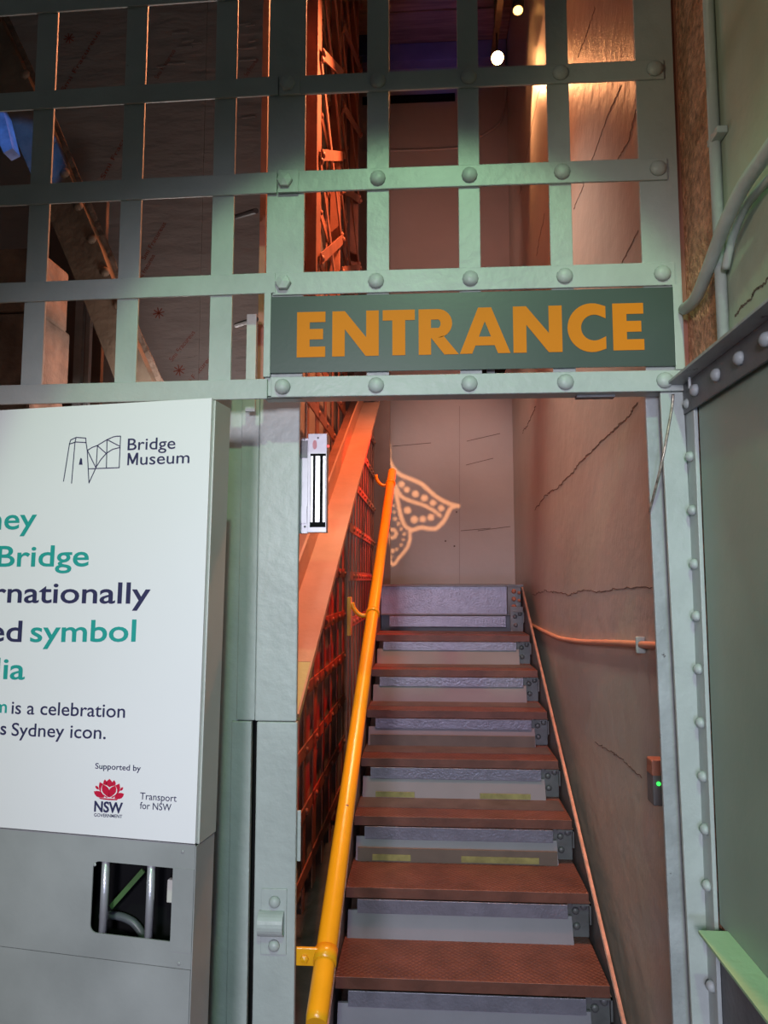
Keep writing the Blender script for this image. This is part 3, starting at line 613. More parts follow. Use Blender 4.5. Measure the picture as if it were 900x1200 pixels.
incl('web', XLb, XLb + 0.010, 0.010, 0.11, RUSTL, ib)
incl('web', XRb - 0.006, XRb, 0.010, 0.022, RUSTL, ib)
f2 = incl('rear_flange', -0.592, -0.524, 0.02, 0.03, RUST, ib)
for t in (0.05, 0.17, 0.29, 0.42, 0.56, 0.70, 0.85):
    p = ext0.lerp(ext1, t); rivet(f1, Vector(((XLb + XRb) / 2, p.y, p.z)), -pz, 0.021, 0.018, DARKP, 'bolt_head')
    p = ext0.lerp(ext1, t + 0.04); rivet(f2, Vector((-0.558, p.y, p.z)) + pz * 0.02, -pz, 0.021, 0.018, RUST, 'bolt_head')
for t in (0.085, 0.16, 0.165, 0.22, 0.23, 0.33, 0.345, 0.47, 0.49):
    p = ext0.lerp(ext1, t); rivet(f1, Vector((XRb - random.uniform(0.008, 0.03), p.y, p.z)), -pz, 0.008, 0.0012, RUST, 'rust_spot')

# ------------------------------------------------------------------ side lattice along the stairs
XSd = -0.605
sl = thing('side_lattice', 'red oxide riveted lattice wall along the left of the stairs', 'lattice', (XSd, 3.6, FL))
ys = [2.62 + 0.305 * k for k in range(9)]
zs = [-1.38 + 0.285 * k for k in range(20)]
def beam_z(y):
    t = (y - ext0.y) / (ext1.y - ext0.y); return ext0.z + (ext1.z - ext0.z) * t
for k, y in enumerate(ys):
    w_ = 0.028 if k % 4 else 0.05
    MB().box(XSd - 0.007, XSd, y - w_, y + w_, FL, ZC - 0.02).build('vertical_bar', RUST, sl, bevel=0.001)
for j, z in enumerate(zs):
    hb = MB().box(XSd, XSd + 0.007, ys[0] - 0.04, ys[-1] + 0.04, z - 0.03, z + 0.03).build('horizontal_bar', RUST, sl, bevel=0.001)
    for k, y in enumerate(ys): 
        if -1.1 < z < 3.4: rivet(hb, (XSd + 0.007, y, z), (1, 0, 0), 0.015, 0.012, RUST)
# closer lattice balustrade under the top of the inclined channel
lb = thing('lattice_balustrade', 'dense dark lattice panel between the upper handrail and the inclined channel', 'lattice', (-0.42, 4.4, -0.3))
by = [3.72 + 0.16 * k for k in range(11)]
def stair_z(y): return H7 + RISE / RUN * (y - Y7)
for y in by:
    MB().box(-0.424, -0.418, y - 0.016, y + 0.016, min(stair_z(y), -0.031) - 0.05, min(beam_z(y) - 0.03, 1.3)).build('vertical_bar', RUST, lb)
for z in (-0.22, 0.02, 0.27, 0.52, 0.77, 1.02):
    ya = max(3.70, Y7 + (z - H7) / (RISE / RUN) - 2.0 if False else 3.70)
    while beam_z(ya) - 0.06 < z + 0.03 and ya < 5.3: ya += 0.02
    yb_ = by[-1] + 0.02
    if z < 0: yb_ = 4.8
    if yb_ - ya < 0.2: continue
    hb = MB().box(-0.418, -0.411, ya, yb_, z - 0.024, z + 0.024).build('horizontal_bar', RUST, lb)
    for y in by:
        if ya + 0.02 < y < yb_ - 0.01: rivet(hb, (-0.411, y, z), (1, 0, 0), 0.012, 0.010, RUST)
# laced column: twin channels with diagonal lacing bars, next to the gate
lc = thing('laced_column', 'orange lit riveted column with diagonal lacing bars behind the screen', 'column', (-0.56, 4.2, 1.32))
for (ya, yb) in ((3.30, 3.42), (4.16, 4.22), (5.22, 5.30)):
    MB().box(-0.592, -0.535, ya, yb, 1.32 if ya < 5 else 1.62, ZC - 0.02).build('channel', RUST, lc, bevel=0.002)
k = 0
for (y0_, y1_) in ((3.36, 4.19), (4.19, 5.26)):
    z = 1.55 if y0_ < 4 else 1.85
    while z < 4.0:
        for (a_, b_) in (((y0_, z), (y1_, z + 0.5)), ((y1_, z), (y0_, z + 0.5))):
            A = Vector((-0.529 if k % 2 else -0.520, a_[0], a_[1])); B = Vector((A.x, b_[0], b_[1])); t = (B - A).normalized(); s = Vector((0, -t.z, t.y)) * 0.026
            br = MB().bar(A, B, (0.004, 0, 0), s).build('lacing_bar', RUST, lc)
            rivet(br, A + Vector((0.004, 0, 0)), (1, 0, 0), 0.018, 0.014, RUST); rivet(br, B + Vector((0.004, 0, 0)), (1, 0, 0), 0.018, 0.014, RUST); k += 1
        z += 0.53
# post at the head of the stairs
hp0 = aty(438, 500, 5.45).x; hp1 = aty(457, 500, 5.45).x
tag(MB().box(hp0, hp1, 5.45, 5.51, -0.031, ZC - 0.02).build('steel_post', mat('brown_post_paint', (0.20, 0.14, 0.12), 0.5, 0, 0.1, 6, 0.2), None, bevel=0.003), 'plain brown steel post at the head of the stairs left of the back wall', 'post')
# plain end post where the lattice starts, lit orange
tag(MB().box(aty(305, 250, 1.99).x, aty(312, 250, 1.99).x, 1.985, 2.01, 0.45, ZC - 0.05).build('end_post', RUST), 'narrow orange lit steel edge behind the wide stile of the screen', 'post')

# ------------------------------------------------------------------ things high on the back wall
pts = [aty(425, 176, YB - 0.015), aty(470, 176.5, YB - 0.015), aty(530, 174, YB - 0.015), aty(548, 168, YB - 0.015), aty(570, 156, YB - 0.015), aty(586, 143, YB - 0.015), aty(591, 125, YB - 0.015), aty(594, 100, YB - 0.015), aty(597, 50, YB - 0.015)]
tag(MB().tube(smooth_path(pts, 5), 0.011, 10).build('wall_conduit', WALLB, None, smooth=True), 'thin conduit bent across the back wall high above the stairs', 'pipe')
tag(MB().box(aty(425, 117, YB).x, aty(533, 117, YB).x, YB - 0.02, YB - 0.001, aty(480, 121, YB).z, aty(480, 113, YB).z).build('wall_slot', BLACK), 'narrow black slot grille high on the back wall', 'vent')
q = aty(480, 46, YB)
tag(MB().box(-0.55, XW - 0.01, YB - 0.10, YB - 0.002, ZC - 0.17, ZC - 0.012).build('ceiling_beam', mat('blue_grey_beam', (0.20, 0.20, 0.30), 0.5), None, bevel=0.004), 'bluish beam where the back wall meets the plank ceiling', 'beam')
tag(MB().box(aty(398, 10, 5.5).x, aty(418.5, 10, 5.5).x, 5.52, 5.53, aty(408, 17, 5.5).z, aty(408, -12, 5.5).z).build('lit_banner', BANNER), 'small pale printed banner high up behind the lattice', 'banner')
tag(MB().box(aty(385, 60, 5.6).x, aty(432, 60, 5.6).x, 5.585, 5.6, aty(400, 67, 5.6).z, aty(400, 20, 5.6).z).build('dark_backboard', BLUED), 'dark blue drape under the small banner behind the lattice', 'backboard')  # flat dark blue board standing for an opening
tag(MB().box(aty(403, 60, 5.5).x, aty(417, 60, 5.5).x, 5.46, 5.5, 0.9, aty(410, 52, 5.5).z).build('brown_upright', mat('dark_brown_steel', (0.15, 0.09, 0.075), 0.5, 0, 0.2, 8, 0.2)), 'dark brown steel upright at the far end of the lattice', 'post')
# spotlight rail and spotlights
tag(MB().box(0.45, 0.49, 3.2, 4.9, 3.70, 3.74).box(0.46, 0.48, 3.6, 3.62, 3.74, ZC - 0.012).box(0.46, 0.48, 4.7, 4.72, 3.74, ZC - 0.012).build('light_rail', TIMB), 'brown lighting rail hung below the ceiling over the stairs', 'rail')
def spotlight(pos, aim, lens, label):
    pos = Vector(pos); t = (Vector(aim) - pos).normalized()
    th = thing('spotlight', label, 'lamp', pos + Vector((0, 0, -0.05)), 'stair spotlights')
    MB().tube([pos - t * 0.10, pos - t * 0.09, pos], [0.034, 0.042, 0.045] if lens is LENS else [0.028, 0.036, 0.038], 16).build('housing', RUBB, th, smooth=True)
    MB().tube([pos, pos + t * 0.003], 0.040 if lens is LENS else 0.03, 16).build('lens', lens, th)
    MB().box(pos.x - 0.006, pos.x + 0.006, pos.y + 0.03, pos.y + 0.045, pos.z, 3.69).build('yoke', RUBB, th)
PA = aty(583, 68, 4.6); PB = aty(607, 12, 4.3)
spotlight((PA.x, PA.y, PA.z), (0.15, 1.0, 1.2), LENS, 'glaring orange spotlight over the stairs, lens facing the doorway')
spotlight((PB.x, PB.y, PB.z), (0.2, 3.0, -1.0), LENS2, 'second small spotlight at the top edge, right of the glaring one')

# ------------------------------------------------------------------ gobo projector that throws the wing pattern on the back wall
GP = Vector((0.16, 2.10, 0.66)); gg = 0.10 / (YB - GP.y)
gp = thing('pattern_projector', 'small black light projector behind the entrance sign', 'projector', GP + Vector((0, 0, -0.06)))
STK = [([(115, -60), (122, 60), (160, 140), (220, 198), (300, 232), (400, 275), (470, 335), (540, 395), (620, 440), (690, 466), (728, 473)], 17),
       ([(690, 478), (655, 500), (610, 590), (560, 648), (510, 675), (400, 662), (320, 682), (255, 640), (218, 540), (195, 430), (172, 330)], 17),
       ([(180, 300), (230, 390), (330, 435), (430, 468), (520, 518), (568, 558)], 15),
       ([(302, 690), (300, 780), (270, 850), (205, 930), (155, 990), (115, 910), (90, 780)], 13)]
DOT = [(230, 282, 28), (275, 330, 26), (352, 367, 30), (430, 403, 30), (505, 445, 28), (578, 492, 27), (282, 510, 31), (342, 592, 32), (415, 588, 28), (487, 572, 30), (150, 868, 18), (187, 852, 12), (172, 585, 16), (203, 630, 14), (228, 675, 14), (254, 720, 14), (242, 770, 12), (226, 815, 12), (165, 525, 14), (160, 470, 12), (145, 915, 10)]
import numpy as np
xs = np.arange(-100, 821, 5.0); yv = np.arange(-80, 1081, 5.0)
CX, CY = np.meshgrid((xs[:-1] + xs[1:]) / 2, (yv[:-1] + yv[1:]) / 2)
hole = np.zeros(CX.shape, bool)
for pts, hw in STK:
    sp = smooth_path([(p[0], p[1], 0) for p in pts], 4)
    for a_, b_ in zip(sp[:-1], sp[1:]):
        dx, dy = b_.x - a_.x, b_.y - a_.y; L2 = dx * dx + dy * dy + 1e-9
        t = np.clip(((CX - a_.x) * dx + (CY - a_.y) * dy) / L2, 0, 1)
        hole |= ((CX - a_.x - t * dx) ** 2 + (CY - a_.y - t * dy) ** 2) < hw * hw
for x, y, r in DOT: hole |= ((CX - x) ** 2 + (CY - y) ** 2) < r * r
rad = np.hypot(CX - 145, CY - 715); hole |= (rad < 50) & (rad > 22)
def gpt(cx, cy):
    p = aty(440 + cx / 7.5, 530 + cy / 7.5, YB); return GP + (p - GP) * gg
mb = MB()
for j in range(hole.shape[0]):
    i = 0
    while i < hole.shape[1]:
        if not hole[j, i]:
            k = i
            while k < hole.shape[1] and not hole[j, k]: k += 1
            b = len(mb.v); mb.v += [gpt(xs[i], yv[j]), gpt(xs[k], yv[j]), gpt(xs[k], yv[j + 1]), gpt(xs[i], yv[j + 1])]; mb.f.append([b, b + 1, b + 2, b + 3]); i = k
        else: i += 1
pa, pb, pc, pd = gpt(xs[0], yv[0]), gpt(xs[-1], yv[0]), gpt(xs[-1], yv[-1]), gpt(xs[0], yv[-1])
gy = pa.y; R0 = 0.055
cx_, cz_ = GP.x, GP.z
def fr(x, z): return Vector((x, gy, z))
x0, x1, zl, zh = cx_ - R0, cx_ + R0, cz_ - R0, cz_ + R0
for quad in ((fr(x0, zh), fr(x1, zh), pb, pa), (fr(x1, zh), fr(x1, zl), pc, pb), (fr(x1, zl), fr(x0, zl), pd, pc), (fr(x0, zl), fr(x0, zh), pa, pd)):
    b = len(mb.v); mb.v += list(quad); mb.f.append([b, b + 1, b + 2, b + 3])
mb.build('pattern_disc', BLACK, gp)
mb = MB(); T = 0.004; yb0, yb1 = GP.y - 0.05, gy + 0.004
mb.box(x0 - T, x1 + T, yb0 - T, yb0, zl - T, zh + T).box(x0 - T, x0, yb0, yb1, zl - T, zh + T).box(x1, x1 + T, yb0, yb1, zl - T, zh + T).box(x0, x1, yb0, yb1, zl - T, zl).box(x0, x1, yb0, yb1, zh, zh + T)
mb.build('housing', BLACK, gp)
MB().box(cx_ - 0.01, cx_ + 0.01, YG + 0.012, yb0 - T, zl - 0.002, zl + 0.014).box(cx_ - 0.01, cx_ + 0.01, YG + 0.011, YG + 0.02, 0.49, zl + 0.014).build('mounting_arm', DARKP, gp)
lamp('pattern_light', 'SPOT', GP, aty(490, 600, YB), (1.0, 0.42, 0.17), 800, spot_size=R_(40), spot_blend=0.0, shadow_soft_size=0.00035)

# ------------------------------------------------------------------ store room behind the left screen
MP = Plane((0, 3.548, 0))
def text_mesh(s, weight=0.0):
    cu = bpy.data.curves.new('t', 'FONT'); cu.body = s; cu.size = 1.0; cu.offset = weight; cu.resolution_u = 4
    o = bpy.data.objects.new('t', cu); COL.objects.link(o)
    dg = bpy.context.evaluated_depsgraph_get(); me = bpy.data.meshes.new_from_object(o.evaluated_get(dg))
    V = [v.co.copy() for v in me.vertices]; Fc = [list(p.vertices) for p in me.polygons]
    bpy.data.objects.remove(o); bpy.data.curves.remove(cu); bpy.data.meshes.remove(me)
    return V, Fc
def put_text(s, pl, u0, u1, v0, cap, m, parent, d=0.0006, weight=0.012, ang=0.0, name='lettering', v1=None):
    V, Fc = text_mesh(s, weight); xa = min(v.x for v in V); xb = max(v.x for v in V)
    ks = (u1 - u0) / (xb - xa); kv = cap / 0.729; mb = MB(); ca, sa = math.cos(ang), math.sin(ang)
    for v in V:
        x = (v.x - xa) * ks; y = v.y * kv
        if v1 is not None: y += (v1 - v0) * x / (u1 - u0)
        mb.v.append(pl.P(u0 + x * ca - y * sa, v0 + x * sa + y * ca, d))
    # group glyphs into words: each word is a part of its own
    par = list(range(len(V)))
    def find(a):
        while par[a] != a: par[a] = par[par[a]]; a = par[a]
        return a
    for f in Fc:
        for q in f[1:]: par[find(q)] = find(f[0])
    ext = {}
    for f in Fc:
        r = find(f[0]); xs_ = [V[q].x for q in f]; e = ext.setdefault(r, [1e9, -1e9]); e[0] = min(e[0], min(xs_)); e[1] = max(e[1], max(xs_))
    words = []
    for r, e in sorted(ext.items(), key=lambda t: t[1][0]):
        if words and e[0] - words[-1][1] < 0.17: words[-1][1] = max(words[-1][1], e[1]); words[-1][2].add(r)
        else: words.append([e[0], e[1], {r}])
    for _, _, rs in words:
        w_ = MB(); idx = {}
        for f in Fc:
            if find(f[0]) in rs:
                for q in f:
                    if q not in idx: idx[q] = len(w_.v); w_.v.append(mb.v[q])
                w_.f.append([idx[q] for q in f])
        w_.build(name, m, parent)
for (ax, ay, bx, by) in ((75, 108, 118, 38), (122, 210, 160, 140), (185, 93, 206, 60), (170, 305, 195, 262), (202, 424, 229, 390), (218, 456, 250, 418), (290, 90, 303, 70), (165, 330, 182, 300)):
    a_ = Vector(MP.uv(ax, ay)); b_ = Vector(MP.uv(bx, by)); L_ = (b_ - a_).length; ang = math.atan2(b_.y - a_.y, b_.x - a_.x)
    put_text('Smi Fracureus', MP, a_.x, a_.x + L_, a_.y, 0.026, MEMR, wl, 0.0015, 0.0, ang, 'membrane_print')
    c = MP.P(b_.x, b_.y, 0.0015)
for (x, y) in ((186, 367), (210, 434), (81, 45)):
    u, v = MP.uv(x, y)
    mb = MB()
    for k in range(4):
        t = k * math.pi / 4 + 0.2; d = Vector((math.cos(t), math.sin(t))) * 0.03; s = Vector((-d.y, d.x)).normalized() * 0.0025
        mb.poly([MP.P(u + e.x, v + e.y, 0.0016) for e in (-d - s, d - s, d + s, -d + s)], -MP.n * 0.0008)
    mb.build('star_print', MEMR, wl)
# wrinkles and lap seam of the membrane
MB().pbox(MP, MP.uv(238, 60)[0], MP.uv(242, 60)[0], 0.4, ZC, -0.001, 0.004).build('lap_seam', MEMB, wl)
for k in range(22):
    x = random.choice((random.uniform(172, 225), random.uniform(272, 296))); y = random.choice((random.uniform(22, 80), random.uniform(25, 160), random.uniform(390, 440)))
    L_ = random.uniform(8, 26); on_plane_strip('wrinkle', MP, (x, y), (min(x + L_, 300), y - 1.5), 0.0028, -0.001, 0.006, MEMB, wl)
# inclined truss member crossing in front of the membrane
IP = Plane((0, 3.0, 0))
def ipoly(name, pts, d0, d1, m, parent=None):
    q = [IP.uv(*p) for p in pts]; return MB().poly([IP.P(u, v, d1) for u, v in q], -IP.n * (d1 - d0)).build(name, m, parent)
tm = thing('inclined_member', 'dark rusty inclined steel member crossing behind the left screen', 'beam', IP.P(*IP.uv(130, 455)))
ipoly('flange', [(-30, 25), (5, 20), (66, 150), (94, 218), (130, 303), (162, 392), (192, 462), (150, 462), (110, 360), (60, 240), (10, 125)], 0.0, 0.10, TIMB, tm)
ipoly('edge_strip', [(5, 20), (12, 20), (72, 150), (100, 218), (136, 303), (168, 392), (200, 462), (192, 462), (162, 392), (130, 303), (94, 218), (66, 150)], 0.02, 0.03, STONE, tm)
for t in range(9):
    x, y = 22 + t * 15.2, 100 + t * 37.5
    u, v = IP.uv(x + 22, y + 5); rivet(tm, IP.P(u, v, 0.10), (0, -1, 0), 0.022, 0.015, TIMB)
bl = tag(ipoly('pipe_lagging', [(-20, 60), (-2, 85), (14, 125), (30, 160), (40, 200), (30, 205), (12, 165), (-6, 125), (-25, 95)], 0.11, 0.17, mat('pale_lagging', (0.35, 0.40, 0.5), 0.6, 0, 0.3, 20, 0.9, 20)), 'blue lit lagging strip at the upper left edge behind the screen', 'pipe')
# stone pier and steel uprights at far left
sp_ = thing('stone_pier', 'rough dark stone pier at the far left behind the screen', 'pier', (aty(0, 450, 2.5).x, 2.5, FL))
z = -0.1
for h in (0.26, 0.30, 0.24, 0.28, 0.25):
    x1 = aty(46, 300, 2.5).x + random.uniform(-0.01, 0.01)
    MB().box(x1 - 0.35, x1, 2.50, 2.74, z + 0.004, z + h).build('stone', STONE, sp_, bevel=0.012)
    MB().box(x1 - 0.78, x1 - 0.356, 2.51, 2.74, z + 0.004, z + h).build('stone', STONE, sp_, bevel=0.012); z += h
MB().box(aty(0, 400, 2.5).x - 0.55, aty(40, 400, 2.5).x, 2.52, 2.72, FL, -0.1).build('stone', STONE, sp_)
for (xa, xb, lab) in ((88, 97, 'left of the thin grey uprights behind the screen, next to the stone pier'), (101, 106, 'right of the thin grey uprights behind the screen, beside the inclined member')):
    tag(MB().box(aty(xa, 400, 3.2).x, aty(xb, 400, 3.2).x, 3.19, 3.22, FL, aty(xa, 290, 3.2).z).build('grey_upright', PAINTW, None, bevel=0.002), lab, 'post')
tag(MB().box(aty(52, 400, 3.3).x, aty(120, 400, 3.3).x, 3.29, 3.32, FL, aty(80, 235, 3.3).z).build('dark_cupboard', BROWNP), 'dark cupboard side behind the left screen', 'cupboard')

# ------------------------------------------------------------------ notice board
ANG = R_(-8.8)
NB = Plane(aty(248, 467, 1.60), ANG, lean=0.016)
O2 = NB.O.copy(); NB.O = Vector((O2.x, O2.y, 0))
nb = thing('notice_board', 'white museum notice board with navy and teal lettering at left', 'sign', NB.P(-0.3, NB.uv(100, 980)[1]))
bt = (NB.uv(0, 480)[1] + NB.uv(248, 467)[1]) / 2; bb = (NB.uv(0, 969)[1] + NB.uv(228, 990)[1]) / 2
bw = -1.02; br_ = (NB.uv(248, 467)[0] + NB.uv(228.5, 990)[0]) / 2
TH = 0.0
MB().pbox(NB, bw, br_, bb, bt, -0.012, 0.0).build('face_panel', BOARD, nb, bevel=0.0008)
MB().pbox(NB, bw, br_ + 0.004, bb - 0.004, bt - 0.003, -0.095, -0.0125).build('box_frame', mat('board_side_metal', (0.50, 0.52, 0.48), 0.4, 0.2, 0.05, 5, 0.05), nb, bevel=0.001)
def nt_(s, x0, y0, x1, y1, cap_px, m, weight=0.012):
    u0, v0 = NB.uv(x0, y0); u1, v1 = NB.uv(x1, y1); cap = NB.uv(x0, y0 - cap_px)[1] - v0
    return put_text(s, NB, u0, u1, v0, cap, m, nb, 0.0007, weight, v1=v1)
nt_('Bridge', 149.5, 527.6, 205.5, 525.8, 14.4, NAVY, 0.004)
nt_('useum', 164.2, 544.7, 222, 542.6, 14.4, NAVY, 0.004)
q0 = Vector(NB.uv(149.2, 545.3)); q1 = Vector(NB.uv(161.6, 544.9)); ch = NB.uv(149, 531)[1] - q0.y
def mp_(x, y): return NB.P(q0.x + (q1.x - q0.x) * x, q0.y + (q1.y - q0.y) * x + ch * y, 0.0007)
weld(MB().poly([mp_(*p) for p in ((0, 0), (.17, 0), (.17, .62), (.43, .1), (.57, .1), (.83, .62), (.83, 0), (1, 0), (1, 1), (.8, 1), (.5, .38), (.2, 1), (0, 1))], -NB.n * 0.0003).build('lettering', NAVY, nb))
def full(s_all, s_vis, xr, yr, px_per, cap_px, m, yl=None):   # right aligned line that runs on beyond the frame
    V, _ = text_mesh(s_vis, 0.01); wv = max(v.x for v in V) - min(v.x for v in V)
    V, _ = text_mesh(s_all, 0.01); wa = max(v.x for v in V) - min(v.x for v in V)
    u1, v1 = NB.uv(xr, yr); ww = px_per * wa
    cap = NB.uv(xr, yr - cap_px)[1] - v1
    put_text(s_all, NB, u1 - ww, u1, v1, cap, m, nb, 0.0007, 0.012)
uA_, uB_ = NB.uv(35.3, 751)[0], NB.uv(159, 751)[0]
V, _ = text_mesh('symbol', 0.01); KW = (uB_ - uA_) / (max(v.x for v in V) - min(v.x for v in V))
full('The Sydney', 'ney', 42.7, 619.5, KW, 26, TEAL)
full('Harbour Bridge', 'Bridge', 104, 663.3, KW, 26, TEAL)
full('is an internationally', 'rnationally', 176, 707.2, KW, 26, NAVY)
nt_('symbol', 35.3, 752, 159, 751.5, 26, TEAL, 0.012)
full('recognised', 'ed', 25.3, 752, KW, 26, NAVY)
full('of Australia', 'lia', 29, 796.2, KW, 26, TEAL)
nt_('is a celebration', 13.5, 836.3, 146.5, 841, 16, NAVY, 0.006)
KS = (NB.uv(146.5, 841)[0] - NB.uv(13.5, 836)[0]) / 7.0
V, _ = text_mesh('is a celebration', 0.006); KS = (NB.uv(146.5, 841)[0] - NB.uv(13.5, 836)[0]) / (max(v.x for v in V) - min(v.x for v in V))
full('The Bridge Museum', 'm', 8, 835.3, KS, 16, TEAL)
nt_('Sydney icon.', 13.5, 862, 124, 866, 16, NAVY, 0.006)
full('of this', 's', 7.3, 861, KS, 16, NAVY)
nt_('Supported by', 111.7, 900.6, 165, 903.6, 7.0, NAVY, 0.009)
nt_('NSW', 110.3, 950.5, 143.8, 953.0, 12.6, NAVY, 0.03)
nt_('GOVERNMENT', 110.3, 956.6, 143.3, 958.6, 4.0, NAVY, 0.01)
nt_('Transport', 164.2, 936.5, 207, 939.5, 8.6, NAVY, 0.002)
nt_('for NSW', 164, 947.6, 200.8, 950.3, 8.6, NAVY, 0.002)
# red flower emblem: petals as leaf shapes, drawn in crop coordinates (x/6.92+90, y/6.92+880)
def nbp(x, y): u, v = NB.uv(x, y); return (u, v)
petals = [((262, 374), (265, 226), 26), ((240, 372), (188, 250), 20), ((288, 372), (342, 262), 20), ((215, 372), (160, 320), 0)]
def petal(base, tip, wd, cut=None, d=0.0006):
    b_ = Vector(base); t = Vector(tip); ax = (t - b_); n = Vector((-ax.y, ax.x)).normalized() * wd; prof_ = [(0, .18), (.2, .62), (.4, .92), (.6, 1.0), (.8, .68), (1, 0)]
    L1 = [b_ + ax * s + n * w_ for s, w_ in prof_]; L2 = [b_ + ax * s - n * w_ for s, w_ in reversed(prof_[:-1])]
    q = [nbp(p.x / 6.92 + 90, p.y / 6.92 + 880) for p in L1 + L2]
    mb = MB(); mb.poly([NB.P(u, v, d) for u, v in q], -NB.n * 0.0004); return mb
for bs, tp, wd in (((236, 300), (228, 230), 16), ((296, 303), (304, 236), 16), ((262, 312), (265, 226), 27), ((246, 378), (186, 252), 30), ((286, 380), (346, 264), 30), ((222, 375), (138, 328), 24), ((308, 382), (384, 348), 24), ((178, 312), (152, 282), 10), ((352, 322), (376, 294), 10)):
    petal(bs, tp, wd).build('emblem_petal', REDP, nb)
for bs, tp, wd in (((262, 372), (212, 270), 29), ((264, 374), (316, 280), 29)):
    petal(bs, tp, wd + 9, d=0.0009).build('emblem_outline', BOARD, nb); petal(bs, tp, wd - 1, d=0.0012).build('emblem_petal', REDP, nb)
q = [nbp(x / 6.92 + 90, y / 6.92 + 880) for x, y in ((182, 379), (260, 386), (336, 389), (325, 399), (260, 398), (192, 389))]
MB().poly([NB.P(u, v, 0.0009) for u, v in q], -NB.n * 0.0004).build('emblem_base', REDP, nb)
# line drawing of the bridge: crop coordinates x/5+60, y/5+490
def lstroke(pts, wd=3.0, m=NAVY):
    mb = MB()
    for (x0_, y0_), (x1_, y1_) in zip(pts[:-1], pts[1:]):
        a_ = Vector(nbp(x0_ / 5 + 60, y0_ / 5 + 490)); b_ = Vector(nbp(x1_ / 5 + 60, y1_ / 5 + 490)); t = (b_ - a_).normalized(); s = Vector((-t.y, t.x)) * 0.0011; e = t * 0.0005
        mb.poly([NB.P(p.x, p.y, 0.0007) for p in (a_ - s - e, b_ - s + e, b_ + s + e, a_ + s - e)], -NB.n * 0.0003)
    return mb.build('logo_line', m, nb)
for pts in ([(73, 370), (108, 150), (115, 128), (148, 113), (203, 117), (205, 143), (212, 190), (222, 380), (262, 292)], [(108, 152), (145, 140), (205, 143)], [(120, 382), (140, 142), (147, 114)],
            [(212, 190), (240, 172), (272, 160), (328, 126), (365, 110), (385, 106), (407, 106), (399, 290), (220, 297)], [(272, 162), (264, 290)], [(328, 126), (324, 290)],
            [(214, 192), (262, 290), (290, 245), (323, 207), (360, 183), (403, 172)], [(272, 162), (323, 207)], [(328, 126), (403, 165)]): lstroke(pts)
q = [nbp(x / 5 + 60, y / 5 + 490) for x, y in ((163, 273), (170, 240), (175, 232), (181, 240), (184, 273))]
MB().poly([NB.P(u, v, 0.0007) for u, v in q], -NB.n * 0.0003).build('logo_window', NAVY, nb)

# ------------------------------------------------------------------ cabinet below the board
CB = Plane(NB.P(0, 0, -0.004), ANG, lean=0.016)
cbn = thing('steel_cabinet', 'grey sheet steel cabinet below the notice board with barred window', 'cabinet', CB.P(-0.3, FL))
zb1 = bb - 0.003; cr = br_ - 0.001
def cuv(x, y): return CB.uv(x, y)
zs_ = (cuv(0, 1107)[1] + cuv(222, 1139)[1]) / 2
hx0, hx1 = cuv(107, 1055)[0], cuv(201, 1060)[0]; hz0 = (cuv(120, 1093)[1] + cuv(200, 1105)[1]) / 2; hz1 = (cuv(120, 1009)[1] + cuv(202, 1018)[1]) / 2
def rpath(x0, x1, z0, z1, r):
    out = []
    for (cx, cz, a0) in ((x0 + r, z0 + r, 180), (x1 - .001, z0 + .001, 270), (x1 - .001, z1 - .001, 0), (x0 + r, z1 - r, 90)):
        rr_ = r if cx < (x0 + x1) / 2 else 0.001
        for k in range(7): t = R_(a0 + 15 * k); out.append((cx + rr_ * math.cos(t), cz + rr_ * math.sin(t)))
    return out
inner = rpath(hx0, hx1, hz0, hz1, 0.016)
def holed(pl, X0, X1, Z0, Z1, inner, d0, d1, name, m, parent):
    cx, cz = sum(p[0] for p in inner) / len(inner), sum(p[1] for p in inner) / len(inner)
    def cast(a_):
        c_, s_ = math.cos(a_), math.sin(a_); t = 1e9
        if c_ > 1e-9: t = min(t, (X1 - cx) / c_)
        if c_ < -1e-9: t = min(t, (X0 - cx) / c_)
        if s_ > 1e-9: t = min(t, (Z1 - cz) / s_)
        if s_ < -1e-9: t = min(t, (Z0 - cz) / s_)
        return (cx + t * c_, cz + t * s_)
    items = [(math.atan2(z - cz, x - cx), (x, z)) for x, z in inner]
    def icast(a_):   # inner boundary at angle
        best = None; c_, s_ = math.cos(a_), math.sin(a_)
        for i in range(len(inner)):
            p, q = inner[i], inner[(i + 1) % len(inner)]; dx, dz = q[0] - p[0], q[1] - p[1]; den = c_ * dz - s_ * dx
            if abs(den) < 1e-12: continue
            t = ((p[0] - cx) * dz - (p[1] - cz) * dx) / den; s = ((p[0] - cx) * s_ - (p[1] - cz) * c_) / den
            if t > 0 and -1e-6 <= s <= 1 + 1e-6: best = (cx + t * c_, cz + t * s_)
        return best
    for (x, z) in ((X0, Z0), (X1, Z0), (X1, Z1), (X0, Z1)):
        a_ = math.atan2(z - cz, x - cx); p = icast(a_)
        if p: items.append((a_, p))
    items.sort(); mb = MB()
    for d in (d1, d0):
        for a_, p in items: mb.v.append(pl.P(p[0], p[1], d))
        for a_, p in items: o_ = cast(a_); mb.v.append(pl.P(o_[0], o_[1], d))
    n = len(items)
    for i in range(n):
        j = (i + 1) % n
        mb.f += [[i, j, n + j, n + i], [2 * n + j, 2 * n + i, 3 * n + i, 3 * n + j], [j, i, 2 * n + i, 2 * n + j], [n + i, n + j, 3 * n + j, 3 * n + i]]
    return mb.build(name, m, parent)
holed(CB, -1.02, cr, zs_ + 0.0008, zb1, inner, -0.003, 0.0, 'window_panel', CAB, cbn)
MB().pbox(CB, -1.02, cr - 0.001, FL, zs_ - 0.0008, -0.003, -0.0005).build('lower_panel', CAB, cbn)
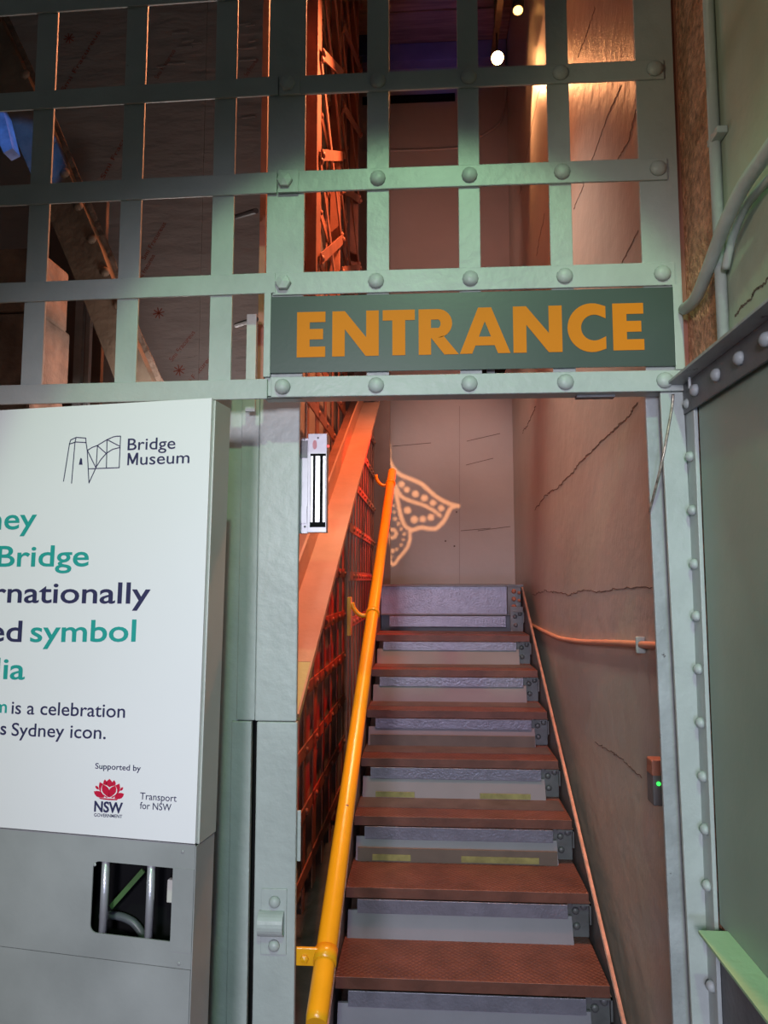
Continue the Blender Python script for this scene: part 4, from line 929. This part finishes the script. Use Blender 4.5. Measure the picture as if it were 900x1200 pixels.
MB().pbox(CB, hx1 + 0.003, cr, cuv(205, 1115)[1], cuv(205, 1017)[1], 0.0, 0.0012).build('edge_plate', CAB, cbn)
MB().pbox(CB, cr + 0.0005, cr + 0.003, FL, bb - 0.006, -0.088, 0.0).build('cabinet_side', CAB, cbn)
MB().pbox(CB, -1.02, -1.017, FL, bb - 0.006, -0.088, 0.0).build('cabinet_side', CAB, cbn)
MB().pbox(CB, -1.01, cr - 0.002, FL, bb - 0.006, -0.088, -0.084).build('back_panel', BLACK, cbn)
MB().pbox(CB, hx1 + 0.02, hx1 + 0.022, FL, bb - 0.006, -0.083, -0.004).build('inner_divider', BLACK, cbn)
for x in (118.5, 172.5):
    u, v = cuv(x, 1055); MB().tube([CB.P(u, hz0 - 0.02, -0.012), CB.P(u, hz1 + 0.02, -0.012)], 0.0088, 14).build('window_bar', ALU, cbn, smooth=True)
for (x, y) in ((214, 998), (209.5, 1129), (111, 1013)): u, v = cuv(x, y); rivet(cbn, CB.P(u, v, 0.0), CB.n, 0.0042, 0.002, CAB, 'screw')
for (x, y, d) in ((205, 1003, 0),): pass
IB = Plane(CB.P(0, 0, -0.05), ANG, lean=0.016)
u0_, v0_ = IB.uv(197, 1030); u1_, v1_ = IB.uv(206, 1058)
tag(MB().pbox(IB, u0_, u1_, v1_, v0_, -0.01, 0.004).build('white_socket', mat('ivory_plastic', (0.6, 0.58, 0.52), 0.4, 0, 0.05, 5, 0), None, bevel=0.002), 'small ivory box inside the cabinet window at its right side', 'socket')
a_ = IB.P(*IB.uv(130, 1063)); b_ = IB.P(*IB.uv(168, 1020)); t = (b_ - a_).normalized(); s = t.cross(IB.n) * 0.0055
tag(MB().bar(a_, b_, s, IB.n * 0.002).build('strap', GRNS), 'green strap slanting behind the bars of the cabinet window', 'strap')
pts = [IB.P(*IB.uv(x, y), d=-0.02) for x, y in ((112, 1078), (125, 1077), (140, 1080), (153, 1088), (163, 1104), (168, 1125))]
tag(MB().tube(smooth_path(pts, 5), 0.009, 10).build('hose', mat('grey_hose', (0.10, 0.11, 0.12), 0.4, 0, 0.05, 5, 0), None, smooth=True), 'dark grey hose curving inside the cabinet window', 'hose')
